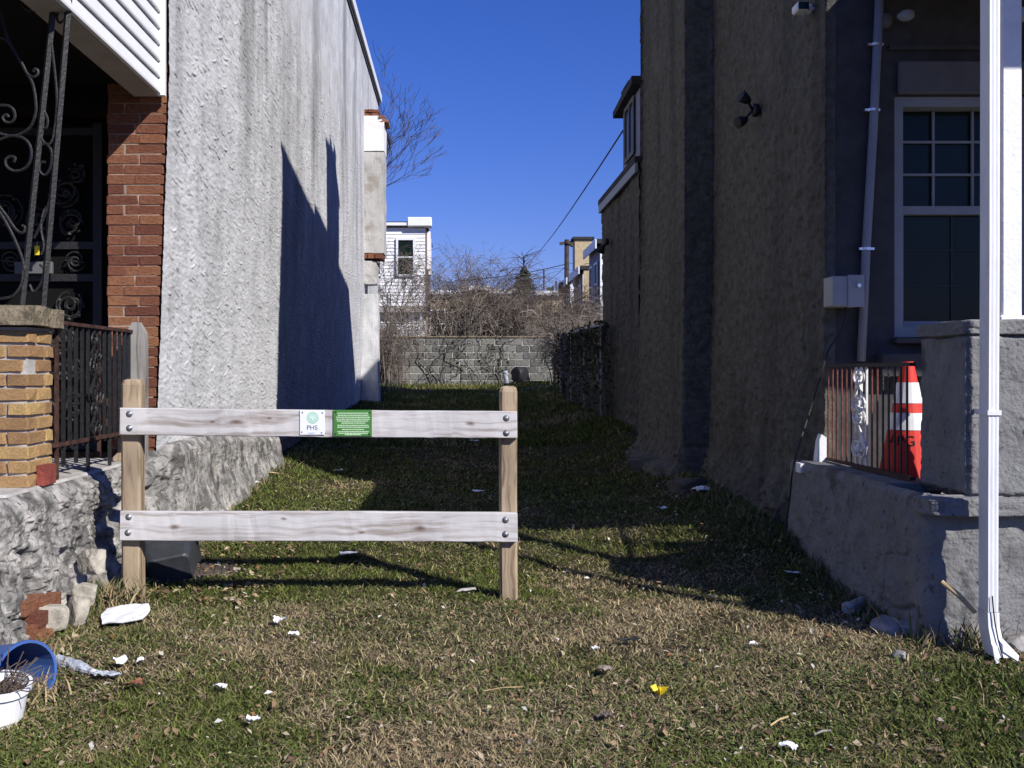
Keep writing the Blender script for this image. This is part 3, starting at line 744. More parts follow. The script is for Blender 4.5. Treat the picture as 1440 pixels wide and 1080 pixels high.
# ell roof and fascia
b = MB(); b.box((2.20,12.0,2.62), (4.2,15.15,2.70)); b.build('ell_roof', M['roof_dark'], HR)
b = MB(); b.box((2.205,12.0,2.50), (2.24,15.14,2.618)); b.box((2.241,15.10,2.50),(3.0,15.14,2.618)); b.build('ell_fascia', M['grey_pipe'], HR)
# upper rear bay standing on the ell roof
b = MB(); b.box((2.27,12.02,2.705), (4.2,13.25,3.56)); b.build('rear_bay', M['blue_far'], HR)
b = MB(); b.prism([(11.99,3.60),(13.45,3.55),(13.45,3.64),(11.99,3.70)], 0, 2.16, 4.2); b.build('bay_roof', M['roof_dark'], HR)
b = MB(); b.box((2.25,12.35,2.85), (2.268,12.95,3.5)); w = b.build('bay_window', M['glass'], HR)
f = MB()
for (y0,y1,z0,z1) in ((12.30,12.36,2.8,3.55),(12.94,13.0,2.8,3.55),(12.36,12.94,2.8,2.86),(12.36,12.94,3.49,3.55),(12.62,12.67,2.86,3.49)): f.box((2.235,y0,z0),(2.249,y1,z1))
f.build('window_frame', M['header_grey'], w)
# facade
def fbox(name, x0, x1, z0, z1, y0=5.772, y1=5.799, mat='facade_r'):
    return MB().box((x0,y0,z0),(x1,y1,z1)).build(name, M[mat], HR)
fbox('facade_wall', 2.262, 2.62, -0.62, 2.269); fbox('facade_wall', 3.42, 7.2, -0.62, 2.269); fbox('facade_wall', 2.62, 3.42, -0.62, 0.21); fbox('facade_wall', 2.62, 3.42, 1.66, 2.269)
fbox('string_course', 2.58, 7.0, 1.93, 1.96, 5.750, 5.771)
MB().bevbox((2.50,5.66,-0.03),(3.3,5.771,0.11),0.006).build('stone_band', M['facade_r'], HR)
WN = MB().box((2.66,5.90,0.28),(3.38,5.91,1.64)).build('window', M['glass'], HR)
f = MB(); f.box((2.62,5.79,0.211),(2.68,5.93,1.659)); f.box((3.36,5.79,0.211),(3.419,5.93,1.659)); f.box((2.68,5.79,1.60),(3.36,5.93,1.659)); f.box((2.68,5.79,0.211),(3.36,5.93,0.27)); f.build('window_frame', M['frame_in_shade'], WN)
f = MB(); f.box((2.682,5.85,0.96),(3.358,5.895,1.01)); f.box((2.682,5.86,0.272),(2.715,5.895,0.96)); f.box((3.325,5.86,0.272),(3.358,5.895,0.96)); f.box((2.716,5.86,0.272),(3.324,5.895,0.31)); f.build('sash', M['frame_in_shade'], WN)
for zz in (1.20,1.40): MB().box((2.685,5.875,zz),(3.355,5.892,zz+0.014)).build('muntin', M['frame_in_shade'], WN)
for xx in (2.90,3.14): MB().box((xx,5.877,1.011),(xx+0.014,5.891,1.598)).build('muntin', M['frame_in_shade'], WN)
for zz in (0.52,0.74): MB().box((2.716,5.893,zz),(3.324,5.898,zz+0.012)).build('muntin', M['blind'], WN)
MB().box((3.02,5.892,0.312),(3.032,5.898,0.958)).build('muntin', M['blind'], WN)
MB().bevbox((2.60,5.70,0.17),(3.44,5.789,0.205),0.005).build('window_sill', M['facade_r'], HR)
MB().bevbox((2.63,5.735,1.665),(3.44,5.771,1.86),0.008).build('window_header', M['header_grey'], HR)  # white trim panel; its dark grey carries the porch shade
# porch: base walls, floor, pier, mouldings, roof
ys_p = np.linspace(5.95,4.30,130); th = np.linspace(0,math.pi/2,26)
pc = np.concatenate([np.stack([np.full(130,2.05), ys_p],1), np.stack([2.15-0.10*np.cos(th), 4.30-0.10*np.sin(th)],1), np.stack([np.linspace(2.16,4.2,130), np.full(130,4.20)],1)])
ncs = np.concatenate([np.tile((-1.,0.),(130,1)), np.stack([-np.cos(th),-np.sin(th)],1), np.tile((0.,-1.),(130,1))])
uc = np.concatenate([[0], np.cumsum(np.linalg.norm(np.diff(pc,axis=0),axis=1))])
def off_p(U, Z):
    edge = np.clip((Z+0.575)/0.035, 0, 1)
    return 0.010*(fbm(U*7,Z*7,4,4)-0.5)*2 + 0.006*sstep(0.5,0.56,fbm(U*14,Z*14,5,3)) + 0.05*sstep(-0.95,-1.3,Z)*vn(U*2,Z,2) - 0.02*edge**2 - 0.022*sstep(0.005,0.0,np.abs(fbm(U*1.1+3,Z*1.1,1,3)-0.52))
sheet('porch_wall', (pc,ncs,uc), np.arange(-1.45,-0.535,0.010), off_p, M['grey_paint'], HR)
wavy_box('wall_coping', (2.06,4.62,-0.60), (2.32,5.80,-0.535), M['grey_paint'], HR, 0.006)
b = MB(); b.box((2.33,4.24,-0.74),(7.2,5.771,-0.62)); b.build('porch_floor', M['concrete'], HR)
# pier with a rough rendered skin
def rough_block(name, a, b, mat, parent, amp=0.01, cuts=24, seed=2, f=6):
    import bmesh
    bm = bmesh.new(); bmesh.ops.create_cube(bm, size=1.0)
    bmesh.ops.bevel(bm, geom=bm.edges[:], offset=0.035, segments=2, affect='EDGES')
    bmesh.ops.subdivide_edges(bm, edges=[e_ for e_ in bm.edges if e_.calc_length() > 0.3], cuts=cuts*2, use_grid_fill=True)
    o0 = root_loc(parent); bm.normal_update()
    co = np.array([[(a[i]+b[i])/2 + v.co[i]*(b[i]-a[i]) for i in range(3)] for v in bm.verts]); nn = np.array([v.normal[:] for v in bm.verts])
    q = co[:,0]+co[:,1]*1.3
    d = amp*2*(fbm(q*f, co[:,2]*f, seed, 4)-0.5) + amp*0.7*sstep(0.5,0.55,fbm(q*14,co[:,2]*14,seed+1,3)) - 0.010*sstep(0.006,0.0,np.abs(fbm(q*2.1,co[:,2]*1.3,seed+2,3)-0.5))
    co = co + nn*d[:,None]
    for v, c in zip(bm.verts, co): v.co = Vector(c) - o0
    me = bpy.data.meshes.new(name); bm.to_mesh(me); bm.free(); me.polygons.foreach_set('use_smooth', [True]*len(me.polygons))
    return link(name, me, mat, parent)
rough_block('porch_pier', (2.225,4.20,-0.56), (2.70,4.63,0.18), M['grey_paint'], HR, 0.007)
rough_block('pier_cap', (2.212,4.188,0.165), (2.715,4.642,0.225), M['grey_paint'], HR, 0.008, 10, 4)
rough_block('plinth_ledge', (2.04,4.135,-0.62), (3.4,4.30,-0.555), M['grey_paint'], HR, 0.010, 16, 5)
b = MB(); b.box((2.45,3.47,2.27),(7.2,5.771,2.42)); b.build('porch_roof', M['soffit'], HR)
b = MB(); b.box((2.43,3.37,2.29),(7.2,3.465,2.42)); b.build('gutter', M['metal_white'], HR)
# porch column
PC = empty('porch_column', (2.50,4.36,0.225), 'chipped white wooden porch column on the grey pier at the right edge', 'column')
b = MB(); b.bevbox((2.435,4.30,0.235),(2.525,4.40,2.268),0.006); b.build('shaft', M['white_paint'], PC)
b = MB(); b.bevbox((2.415,4.28,0.226),(2.545,4.42,0.252),0.006); b.build('base', M['white_paint'], PC)
p = P(1432,22,4.36); MB().lathe([(0.02,-0.03),(0.04,-0.01),(0.042,0.01),(0.02,0.035)], p, 12).build('knob_lamp', M['box_grey'], PC, smooth=True)
# downspout
DS = empty('downspout', (2.205,4.03,-1.2), 'tall white metal downspout in front of the grey porch pier', 'downspout')
def spout_profile(x, y, z, w=0.043, d=0.074):
    pts = []
    for i in range(4):
        pass
    n = 6; out = []
    for i in range(n): out.append((x-w/2+w*i/(n-1), y-d/2 + (0.0015 if i % 2 else 0), z))
    out.append((x+w/2, y+d/2, z)); out.append((x-w/2, y+d/2, z)); return out
rings = [spout_profile(2.232,4.03,2.30), spout_profile(2.230,4.03,0.5), spout_profile(2.226,4.032,-0.5), spout_profile(2.224,4.03,-1.00)]
f = MB(); n = 8
f.add([p for r in rings for p in r], [(i*n+k,i*n+(k+1)%n,(i+1)*n+(k+1)%n,(i+1)*n+k) for i in range(3) for k in range(n)])
f.build('pipe', M['metal_white'], DS)
rings = [spout_profile(2.224,4.03,-1.001,0.048,0.078), spout_profile(2.224,4.025,-1.06,0.048,0.078), spout_profile(2.228,4.01,-1.12,0.050,0.078), spout_profile(2.236,3.985,-1.175,0.058,0.080)]
f = MB(); f.add([p for r in rings for p in r], [(i*n+k,i*n+(k+1)%n,(i+1)*n+(k+1)%n,(i+1)*n+k) for i in range(3) for k in range(n)])
f.build('elbow', M['metal_white'], DS)
f = MB()
f.add([(2.245,3.965,-1.10),(2.30,3.94,-1.165),(2.29,3.93,-1.185),(2.24,3.95,-1.15)],[(0,1,2,3)]); f.add([(2.20,3.96,-1.12),(2.20,3.935,-1.195),(2.215,3.93,-1.195),(2.22,3.955,-1.13)],[(0,1,2,3)])
f.build('torn_flap', M['metal_white'], DS)
f = MB(); f.box((2.198,3.988,-0.180),(2.256,3.992,-0.160)); f.box((2.198,3.9925,-0.180),(2.2005,4.08,-0.160)); f.box((2.2535,3.9925,-0.180),(2.256,4.2,-0.160)); f.build('strap', M['metal_white'], DS)
f = MB(); f.tube(spline([(2.215,3.985,-0.93),(2.222,3.980,-1.03),(2.23,3.962,-1.12),(2.235,3.938,-1.18)],4),0.003,4); f.build('split_seam', M['ink'], DS)
# railing on the right porch
RR = empty('porch_railing', (2.2,5.2,-0.54), 'rusty brown railing with white scroll panel on the right grey porch', 'railing')
xr = 2.195
MB().box((xr-0.014,4.64,0.028),(xr+0.014,5.76,0.046)).build('top_rail', M['iron'], RR)
MB().box((xr-0.014,4.64,-0.525),(xr+0.014,5.76,-0.507)).build('bottom_rail', M['iron_rust'], RR)
for i in range(16):
    y = 4.70 + i*1.0/15
    if i in (7,8,9):
        MB().box((xr-0.005,y-0.008,-0.506),(xr+0.005,y+0.008,0.027)).build('white_baluster', M['iron_white'], RR); continue
    MB().box((xr-0.003,y-0.007,-0.506),(xr+0.003,y+0.007,0.027)).build('baluster', M['iron'] if i < 5 else M['iron_red'], RR)
for cz, h in ((-0.33,0.28),(-0.10,0.24)):
    for fl in (-1,1):
        MB().tube(s_scroll((xr-0.014,5.233+fl*0.03,cz),h,'yz',fl,0.42),0.007,5).build('scroll', M['iron_white'], RR)
for cz in (-0.06,-0.20,-0.25,-0.42):
    MB().lathe([(0.006,-0.016),(0.022,-0.008),(0.022,0.008),(0.006,0.016)], (xr-0.016,5.233,cz), 8, (1,0,0)).build('rosette', M['iron_white'], RR)
# white piece painted as the sunlit wall end, where porch meets house
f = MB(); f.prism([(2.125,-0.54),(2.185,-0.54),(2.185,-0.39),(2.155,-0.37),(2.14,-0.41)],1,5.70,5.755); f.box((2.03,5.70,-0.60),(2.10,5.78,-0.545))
tag(f.build('painted_sunlit_end', M['white_paint'], None, (2.15,5.72,-0.54)), 'small white piece painted as the sunlit porch wall end at the stucco corner', 'block')
# traffic cone
TC = empty('traffic_cone', (2.385,5.10,-0.62), 'orange traffic cone with two white bands behind the right railing', 'cone')
c0 = (2.385,5.10,-0.62)
MB().bevbox((c0[0]-0.18,c0[1]-0.18,-0.62),(c0[0]+0.18,c0[1]+0.18,-0.585),0.01).build('base', M['rubber'], TC)
hz = lambda r, h: (r, h)
def cr(h): return 0.158 - 0.126*(h/0.66)
for nm, h0, h1, mt, ex in (('body',0.035,0.315,'cone_orange',0),('lower_band',0.315,0.405,'cone_white',0.003),('middle_ring',0.405,0.455,'cone_orange',0),('upper_band',0.455,0.565,'cone_white',0.003),('tip',0.565,0.675,'cone_orange',0)):
    MB().lathe([(cr(h0)+ex,h0+0.0005),(cr(h1)+ex,h1-0.0005)], c0, 28).build(nm, M[mt], TC, smooth=False)
def text_mesh(txt, size):
    cu = bpy.data.curves.new('lettering','FONT'); cu.body = txt; cu.size = size; cu.align_x = 'CENTER'
    ob = bpy.data.objects.new('lettering', cu); COL.objects.link(ob)
    dg = bpy.context.evaluated_depsgraph_get(); me = bpy.data.meshes.new_from_object(ob.evaluated_get(dg))
    bpy.data.objects.remove(ob); bpy.data.curves.remove(cu); return me
me = text_mesh('APG', 0.075)
me.name = 'lettering'
# wrap the letters round the cone, facing the camera
for v in me.vertices:
    h = 0.235 + v.co.y; r = cr(h) + 0.0025; a = v.co.x/cr(0.25)
    ang = math.radians(-90-42) + a
    v.co = Vector((r*math.cos(ang), r*math.sin(ang), h))
link('lettering', me, M['ink'], TC)
# conduit, meter box, cable, lamps on the right house
CD = empty('conduit_pipe', P(1212,505,5.74), 'thin grey conduit pipe with clamps on the dark front beside the window', 'pipe')
pts = [P(1211,508,5.745), P(1218,350,5.745), P(1228,180,5.745), P(1238,-30,5.745)]
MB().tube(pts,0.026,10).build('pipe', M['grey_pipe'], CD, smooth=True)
for (x,y) in ((1231,63),(1226,155),(1218,350)):
    p = P(x,y,5.745); f = MB(); f.lathe([(0.029,-0.008),(0.029,0.008)], p, 12); f.box((p.x-0.045,p.y-0.012,p.z-0.007),(p.x+0.045,p.y+0.012,p.z+0.007)); f.build('clamp', M['chrome'], CD)
p0 = P(1164,432,5.70); p1 = P(1205,390,5.70)
MX = empty('utility_box', ((p0.x+p1.x)/2,5.7,p0.z), 'grey utility box on the dark wall beside the conduit', 'box')
MB().bevbox((p0.x,5.62,p0.z),(p1.x,5.77,p1.z),0.006).build('case', M['box_grey'], MX)
MB().bevbox((p0.x+0.085,5.612,p0.z-0.004),(p1.x+0.008,5.6195,p1.z+0.006),0.002).build('cover', M['box_grey'], MX)
MB().lathe([(0.012,0),(0.012,0.02)], (p1.x-0.03,5.611,p0.z+0.12), 10, (0,-1,0)).build('latch', M['chrome'], MX)
f = MB(); f.tube(spline([P(1190,432,5.66),P(1184,460,5.66),P(1165,492,5.66),(2.13,5.60,0.04),P(1140,575,5.62),P(1122,650,5.5)+Vector((-0.02,0,0)),P(1110,705,5.5),P(1103,752,5.5)],8),0.006,5)
tag(f.build('cable', M['cable'], None, P(1103,750,5.5)), 'black cable hanging from the utility box down to the grass', 'cable')
FL = empty('floodlight', P(1062,155,7.0), 'twin head floodlight halfway up the brown stucco wall', 'floodlight')
c = Vector((2.17,7.02,(CY-155)*7.02/F))
MB().lathe([(0.045,0),(0.05,0.03),(0.04,0.04)], c+Vector((0.02,0,0)), 14, (-1,0,0)).build('base', M['rubber'], FL, smooth=True)
for dz, dy in ((0.07,-0.02),(-0.06,0.06)):
    a = c + Vector((-0.02,0,0)); h = a + Vector((-0.05,dy,dz))
    f = MB(); f.tube([a,h],0.011,6); f.lathe([(0.018,-0.03),(0.034,0.0),(0.046,0.055),(0.04,0.056)], h, 14, (-0.7,-0.2,0.35 if dz > 0 else -0.3)); f.build('lamp_head', M['rubber'], FL, smooth=True)
SC = empty('security_camera', P(1127,12,6.0), 'small white security camera high near the brown wall corner', 'camera')
c = Vector((2.13,5.98,(CY-12)*5.98/F))
f = MB(); f.tube([c+Vector((0.09,0,0.0)), c],0.010,6); f.lathe([(0.03,0),(0.03,0.01)], c+Vector((0.06,0,0)), 12, (-1,0,0)); f.build('bracket', M['metal_white'], SC)
MB().bevbox((c.x-0.04,c.y-0.05,c.z-0.028),(c.x+0.04,c.y+0.05,c.z+0.028),0.01).build('housing', M['metal_white'], SC)
MB().bevbox((c.x-0.032,c.y-0.056,c.z-0.022),(c.x+0.032,c.y-0.0505,c.z+0.022),0.002).build('lens_face', M['glass'], SC)
PLT = empty('porch_light', P(1256,25,5.7), 'twin bulb porch light above the dark front window', 'light')
c = P(1250,24,5.70)
MB().lathe([(0.05,0),(0.05,0.02),(0.03,0.045)], (c.x,5.771,c.z), 14, (0,-1,0)).build('base', M['header_grey'], PLT, smooth=True)
MB().lathe([(0.014,0),(0.032,0.03),(0.035,0.06),(0.02,0.09)], (c.x+0.05,5.70,c.z), 14, (0.8,-0.5,0)).build('bulb', M['grey_pipe'], PLT, smooth=True)
f = MB(); c = P(860,340,14.2); c.x = 2.22
f.lathe([(0.05,0),(0.06,0.05),(0.03,0.07)], c, 10, (-1,0,0)); f.lathe([(0.03,0),(0.07,0.10),(0.06,0.11)], c+Vector((-0.08,0,-0.06)), 10, (-0.5,0,-0.9)); f.tube([c,c+Vector((-0.08,0,-0.06))],0.02,6)
tag(f.build('wall_lamp', M['rubber'], None, c), 'small dark wall lamp near the far end of the brown wall', 'lamp')
c = P(888,131,12.9); c.x = 2.30; c.z = 3.76
f = MB(); f.bevbox((c.x-0.10,c.y-0.12,c.z-0.06),(c.x+0.06,c.y+0.12,c.z+0.11),0.02); f.rot(c,(0,0.55,0)); f.tube([c,c+Vector((0.06,-0.1,-0.2))],0.025,6); f.lathe([(0.06,0),(0.06,0.04)], c+Vector((0.06,-0.1,-0.24)), 10)
tag(f.build('eave_floodlight', M['rubber'], None, c), 'dark floodlight on the rear bay eave against the sky', 'floodlight')

# ================================================================== TIMBER BARRIER
FB = empty('timber_fence', (-0.7,5.0,-1.19), 'weathered two-rail timber barrier across the grass lot', 'fence')
def plank(name, x0, x1, z0, z1, dz, y0, y1, mat, seed):
    nx = 60; R = np.random.RandomState(seed); V = []
    xs_ = np.linspace(x0, x1, nx)
    prof = [(-1,-1),(1,-1),(1,1),(-1,1)]
    e = 0.004
    pr_ = [(y0,z0+e),(y0+e,z0),(y1-e,z0),(y1,z0+e),(y1,z1-e),(y1-e,z1),(y0+e,z1),(y0,z1-e)]
    for i, x in enumerate(xs_):
        dd = dz*(x-x0)/(x1-x0); w = 0.0025*math.sin(x*2.1+seed) + 0.0016*float(fbm(x*6,seed,2,2)-0.5)*2
        for (y,z_) in pr_: V.append((x + (0.003*R.randn() if i in (0,nx-1) else 0), y + 0.0008*R.randn(), z_+dd+w))
    Q = [(i*8+k,i*8+(k+1)%8,(i+1)*8+(k+1)%8,(i+1)*8+k) for i in range(nx-1) for k in range(8)] + [tuple(range(8)), tuple((nx-1)*8+k for k in range(7,-1,-1))]
    return MB().add(V,Q).build(name, mat, FB)
s0 = F/4.96
xl, xrr = (168-CX)/s0, (727-CX)/s0
r1 = plank('rail', xl, xrr, (CY-611)/s0, (CY-573)/s0, -6.5/s0, 4.96, 4.998, M['rail_wood'], 1)
r2 = plank('rail', xl+0.003, xrr+0.002, (CY-760)/s0, (CY-718.5)/s0, -3.0/s0, 4.96, 4.998, M['rail_wood'], 2)
def post(x0, x1, ztop, y0=5.0, y1=5.09, notch=True):
    zb = -1.45; c = 0.012
    f = MB()
    segs = [zb, -1.0, -0.6, -0.2, ztop-0.03]
    ring = lambda z, s, lean: [(x0+s+lean,y0+c+s,z),(x0+c+s+lean,y0+s,z),(x1-c-s+lean,y0+s,z),(x1-s+lean,y0+c+s,z),(x1-s+lean,y1-c-s,z),(x1-c-s+lean,y1-s,z),(x0+c+s+lean,y1-s,z),(x0+s+lean,y1-c-s,z)]
    V = []
    for z in segs: V += ring(z, 0, 0.003*math.sin(z*3))
    V += ring(ztop-0.008, 0.006, 0); V += ring(ztop, 0.02, 0)
    nr = len(segs)+2
    Q = [(i*8+k,i*8+(k+1)%8,(i+1)*8+(k+1)%8,(i+1)*8+k) for i in range(nr-1) for k in range(8)] + [tuple(range(7,-1,-1)), tuple((nr-1)*8+k for k in range(8))]
    return f.add(V,Q).build('post', M['post_wood'], FB)
s1 = F/5.0
post((170-CX)/s1, (197.5-CX)/s1, (CY-533)/s1)
post((703-CX)/s1, (728-CX)/s1, (CY-543)/s1)
for (x,y) in ((182,582),(182,602),(712,588),(712,609),(181,727),(180,749),(711,731),(711,751)):
    p = P(x,y,4.96); rr = 0.0085
    o = MB().lathe([(0.017,0.0005),(0.017,0.002),(rr+0.003,0.003),(rr+0.002,0.007),(rr*0.5,0.0105)], p, 12, (0,-1,0)).build('bolt', M['galv'], FB, smooth=True)
# signs on the upper rail
def rp_(x,y): return P(x,y,4.955)
a = rp_(421.5,611.5); c = rp_(456.5,576.5)
SW = empty('white_sign', ((a.x+c.x)/2,4.957,a.z), 'square white PHS sign with mint disc on the upper rail', 'sign')
MB().bevbox((a.x,4.9535,a.z),(c.x,4.9585,c.z),0.0012).build('plate', M['sign_white'], SW)
p = rp_(439.5,587)
MB().lathe([(0.0295,0),(0.0295,0.0008)], (p.x,4.9533,p.z), 32, (0,-1,0)).build('disc', M['sign_mint'], SW)
f = MB()
f.lathe([(0.0305,0),(0.0305,0.0004)], (p.x+0.001,4.9534,p.z-0.0012), 32, (0,-1,0)); f.build('disc_rim', M['sign_mint_d'], SW)
f = MB()
for q in range(7):
    aa = math.radians(90+(q-3)*32); f.tube([(p.x,4.9522,p.z-0.016),(p.x+0.006*math.cos(aa),4.9522,p.z-0.004),(p.x+0.019*math.cos(aa),4.9522,p.z+0.002+0.016*math.sin(aa))],0.0011,4)
f.build('emblem', M['sign_white'], SW)
me = text_mesh('PHS', 0.034); pt = rp_(439,604.5)
for v in me.vertices: v.co = Vector((pt.x+v.co.x, 4.9529, pt.z+v.co.y)) - root_loc(SW)
link('lettering', me, M['sign_navy'], SW)
f = MB(); pq = rp_(438,608.3); f.box((pq.x-0.020,4.9527,pq.z-0.0025),(pq.x+0.020,4.9533,pq.z)); f.box((pq.x-0.014,4.9527,pq.z-0.007),(pq.x+0.014,4.9533,pq.z-0.0045)); f.build('small_print', M['sign_pale'], SW)
for (x,y) in ((425.5,580),(453.5,580.5),(424.5,607.5),(452.5,608.5)):
    p = rp_(x,y); MB().lathe([(0.0042,0),(0.0036,0.0022)], (p.x,4.9535,p.z), 10, (0,-1,0)).build('screw', M['galv'], SW)
a = rp_(468.5,613.5); c = rp_(523,576.5)
SG = empty('green_sign', ((a.x+c.x)/2,4.957,a.z), 'green notice sign with pale lines of text on the upper rail', 'sign')
MB().bevbox((a.x,4.9535,a.z),(c.x,4.9585,c.z),0.0012).build('plate', M['sign_green'], SG)
lines = [(474.5,518,580.3),(475,518,583.2),(473,520,586.0),(473,520,588.8),(474,518,591.4),(480,514,594.2),(474.5,519,597.4),(474.5,519,600.0),(481,512,603.2),(474.5,518.5,606.2),(476,517,608.6),(485,508,610.4)]
RR_ = random.Random(4)
for (x0,x1,y) in lines:
    f = MB(); x = x0
    while x < x1-0.8:
        wdt = min(RR_.uniform(1.2,4.2), x1-x); p = rp_(x,y); q = rp_(x+wdt,y+1.5)
        f.box((p.x,4.9528,q.z),(q.x,4.9534,p.z)); x += wdt+0.45
    f.build('text_line', M['sign_text'], SG)
for (x,y) in ((472,579.5),(520,580),(471.5,610.3),(519.5,611)):
    p = rp_(x,y); MB().lathe([(0.0042,0),(0.0036,0.0022)], (p.x,4.9535,p.z), 10, (0,-1,0)).build('screw', M['ink'], SG)

# ================================================================== BACK OF THE LOT
BW = empty('block_wall', (0.3,27.6,-0.5), 'low grey concrete block wall across the back of the lot', 'wall')
CM = [brick_mesh('block', M['cmu'], 0.03, 0.012, i+40) for i in range(3)]
BY = 27.5
gz = float(ground_z(0.3,BY)) - 0.06
b = MB(); b.box((-3.0,BY+0.02,gz-0.3),(2.72,BY+0.18,gz+1.40)); b.build('mortar_core', M['cmu_mortar'], BW)
for r in range(7):
    z = gz + r*0.2
    x = -2.95 + (0.2 if r % 2 else 0)
    while x < 2.6:
        place_brick(CM, BW, (x,BY,z), (min(x+0.374,2.71),BY+0.1,z+0.176), 'block', jit=0.006); x += 0.4
b = MB(); b.bevbox((-3.0,BY-0.03,gz+1.402),(2.72,BY+0.2,gz+1.45),0.01); b.build('coping', M['capstone'], BW)
b = MB(); b.box((-0.6,31.0,-0.4),(2.6,31.2,1.32))
tag(b.build('tan_wall', M['tan_far'], None, (1,31.1,-0.4)), 'low tan wall seen behind the top of the block wall', 'wall')
# rubbish by the wall
p = G(722,541); p = Vector((P(730,535,26.9).x,26.9,float(ground_z(1.7,26.9))))
tag(stone_obj('rubbish_bag', p+Vector((0.04,0,0.22)), 0.36, M['rubber'], None, 77, (0.85,0.6,1.0)), 'dark rubbish bag heaped against the block wall', 'rubbish bag')
f = MB(); f.lathe([(0.06,0),(0.08,0.34),(0.07,0.35)], p+Vector((-0.34,-0.1,0.02)), 12, (-0.2,0,1))
tag(f.build('pale_pail', M['clear'], None, p+Vector((-0.34,-0.1,0))), 'small pale blue-grey pail beside the dark bag at the block wall', 'pail')
# chain link fence in the shade, receding from the ell
CF = empty('chain_link_fence', (2.05,16.5,-0.8), 'dark vine-covered chain link fence behind the brown house', 'fence')
for y in (14.2,15.9,17.6,19.3):
    x = 2.12 - 0.012*(y-14); MB().tube([(x,y,float(ground_z(x,y))-0.1),(x,y,0.72)],0.03,8).build('post', M['grey_pipe'], CF)
MB().tube([(2.12,14.0,0.69),(2.05,19.4,0.74)],0.022,6).build('top_rail', M['grey_pipe'], CF)
f = MB()
for i in range(110):
    y = 13.6+i*0.055
    for sgn in (1,-1):
        a = Vector((2.10-0.012*(y-14),y,-0.62 if sgn > 0 else 0.68)); bb = Vector((2.09-0.012*(y-14),y+1.25,0.68 if sgn > 0 else -0.62))
        if bb.y > 19.4: continue
        f.tube([a,bb],0.003,3,False)
o = f.build('wire_mesh', M['iron'], CF); o['kind'] = 'stuff'
def leaf_cloud(name, n, gen, size, mat, parent=None, origin=(0,0,0), seed=0):
    R = np.random.RandomState(seed)
    C = gen(R, n); a = R.randn(n,3); a /= np.linalg.norm(a,axis=1)[:,None]; b = np.cross(a, R.randn(n,3)); b /= np.linalg.norm(b,axis=1)[:,None]
    s = (size*(0.5+R.rand(n)))[:,None]
    V = np.stack([C-a*s, C+b*s*0.5, C+a*s, C-b*s*0.5],1).reshape(-1,3)
    o0 = np.array(root_loc(parent) if parent is not None else origin)
    me = np_mesh(name, V-o0, np.arange(len(V)).reshape(-1,4), False)
    return link(name, me, mat, parent, (0,0,0) if parent is not None else tuple(o0))
def gen_fence(R, n):
    y = 13.8 + 5.7*R.rand(n); z = -0.75 + 1.5*R.rand(n)**0.9
    return np.stack([2.12-0.012*(y-14)+0.10*R.randn(n), y, z],1)
o = leaf_cloud('vine_leaves', 4200, gen_fence, 0.03, M['ivy'], CF, seed=5); o['kind'] = 'stuff'

# brambles ---------------------------------------------------------
def bramble(name, base, n, spread, height, label, mat, seed, r=0.011, lean=(0,0), parent_group='bramble thickets at the back of the lot', sub=5, kink=0.10):
    R = random.Random(seed); f = MB()
    for i in range(n):
        p = Vector((base[0],base[1],0)) + Vector((R.gauss(0,spread[0]*0.45), R.gauss(0,spread[1]*0.45), 0)); p.z = float(ground_z(p.x,p.y))
        a = R.uniform(0,6.28); h = height*R.uniform(0.55,1.1); out = R.uniform(0.2,1.0)*h*0.75
        d = Vector((math.cos(a)+lean[0], math.sin(a)*0.7+lean[1], 0)); pts = []
        m_ = 9
        for k in range(m_):
            t = k/(m_-1)
            pts.append(p + d*out*t**1.4 + Vector((0,0,h*(1.9*t-1.15*t*t))) + Vector((R.gauss(0,kink*0.5),R.gauss(0,kink*0.5),R.gauss(0,kink*0.4)))*t)
        rr = r*R.uniform(0.6,1.5)
        f.tube(pts,[rr*(1-0.7*k/(m_-1)) for k in range(m_)],3,False)
        for q in range(sub):
            k = R.randrange(2,m_-1); s = pts[k]; dv = Vector((R.gauss(0,1),R.gauss(0,0.7),R.gauss(0.1,0.8))).normalized()*R.uniform(0.25,0.8)
            e_ = s+dv*0.5+Vector((0,0,0.06)); e2 = s+dv+Vector((R.gauss(0,.1),R.gauss(0,.1),-0.12)); f.tube([s,e_,e2],[rr*0.55,rr*0.45,rr*0.2],3,False)
            for w in range(2):
                dv2 = Vector((R.gauss(0,1),R.gauss(0,0.7),R.gauss(0,0.8))).normalized()*R.uniform(0.1,0.35)
                f.tube([e_,e_+dv2],[rr*0.35,rr*0.15],3,False)
    o = f.build(name, mat, None, (base[0],base[1],float(ground_z(base[0],base[1]))))
    return tag(o, label, 'bramble', parent_group)
bramble('bramble', (-2.0,26.3), 110, (0.7,0.6), 2.2, 'leafless bramble thicket at the left end of the block wall', M['cane'], 1)
bramble('bramble', (-1.6,29.3), 70, (1.3,0.8), 3.3, 'tangled bare bramble in front of the white clapboard house', M['cane'], 2)
bramble('bramble', (0.1,29.2), 150, (0.9,0.8), 4.6, 'tallest arching brown bramble rising behind the block wall', M['cane'], 3, lean=(-0.2,0))
bramble('bramble', (1.6,29.3), 150, (1.0,0.9), 3.3, 'dense brown bramble mound below the conifer', M['cane'], 4)
bramble('bramble', (3.0,29.4), 170, (1.1,0.9), 3.1, 'dense bramble mound behind the right end of the block wall', M['cane_dark'], 5)
bramble('bramble', (4.2,28.6), 150, (1.0,0.9), 2.6, 'bramble spilling down beside the shaded chain link fence', M['cane'], 6, lean=(-0.2,-0.1))
bramble('bramble', (2.75,24.3), 150, (0.3,1.5), 1.7, 'narrow sunlit bramble hedge left of the chain link fence', M['cane'], 7, r=0.013)
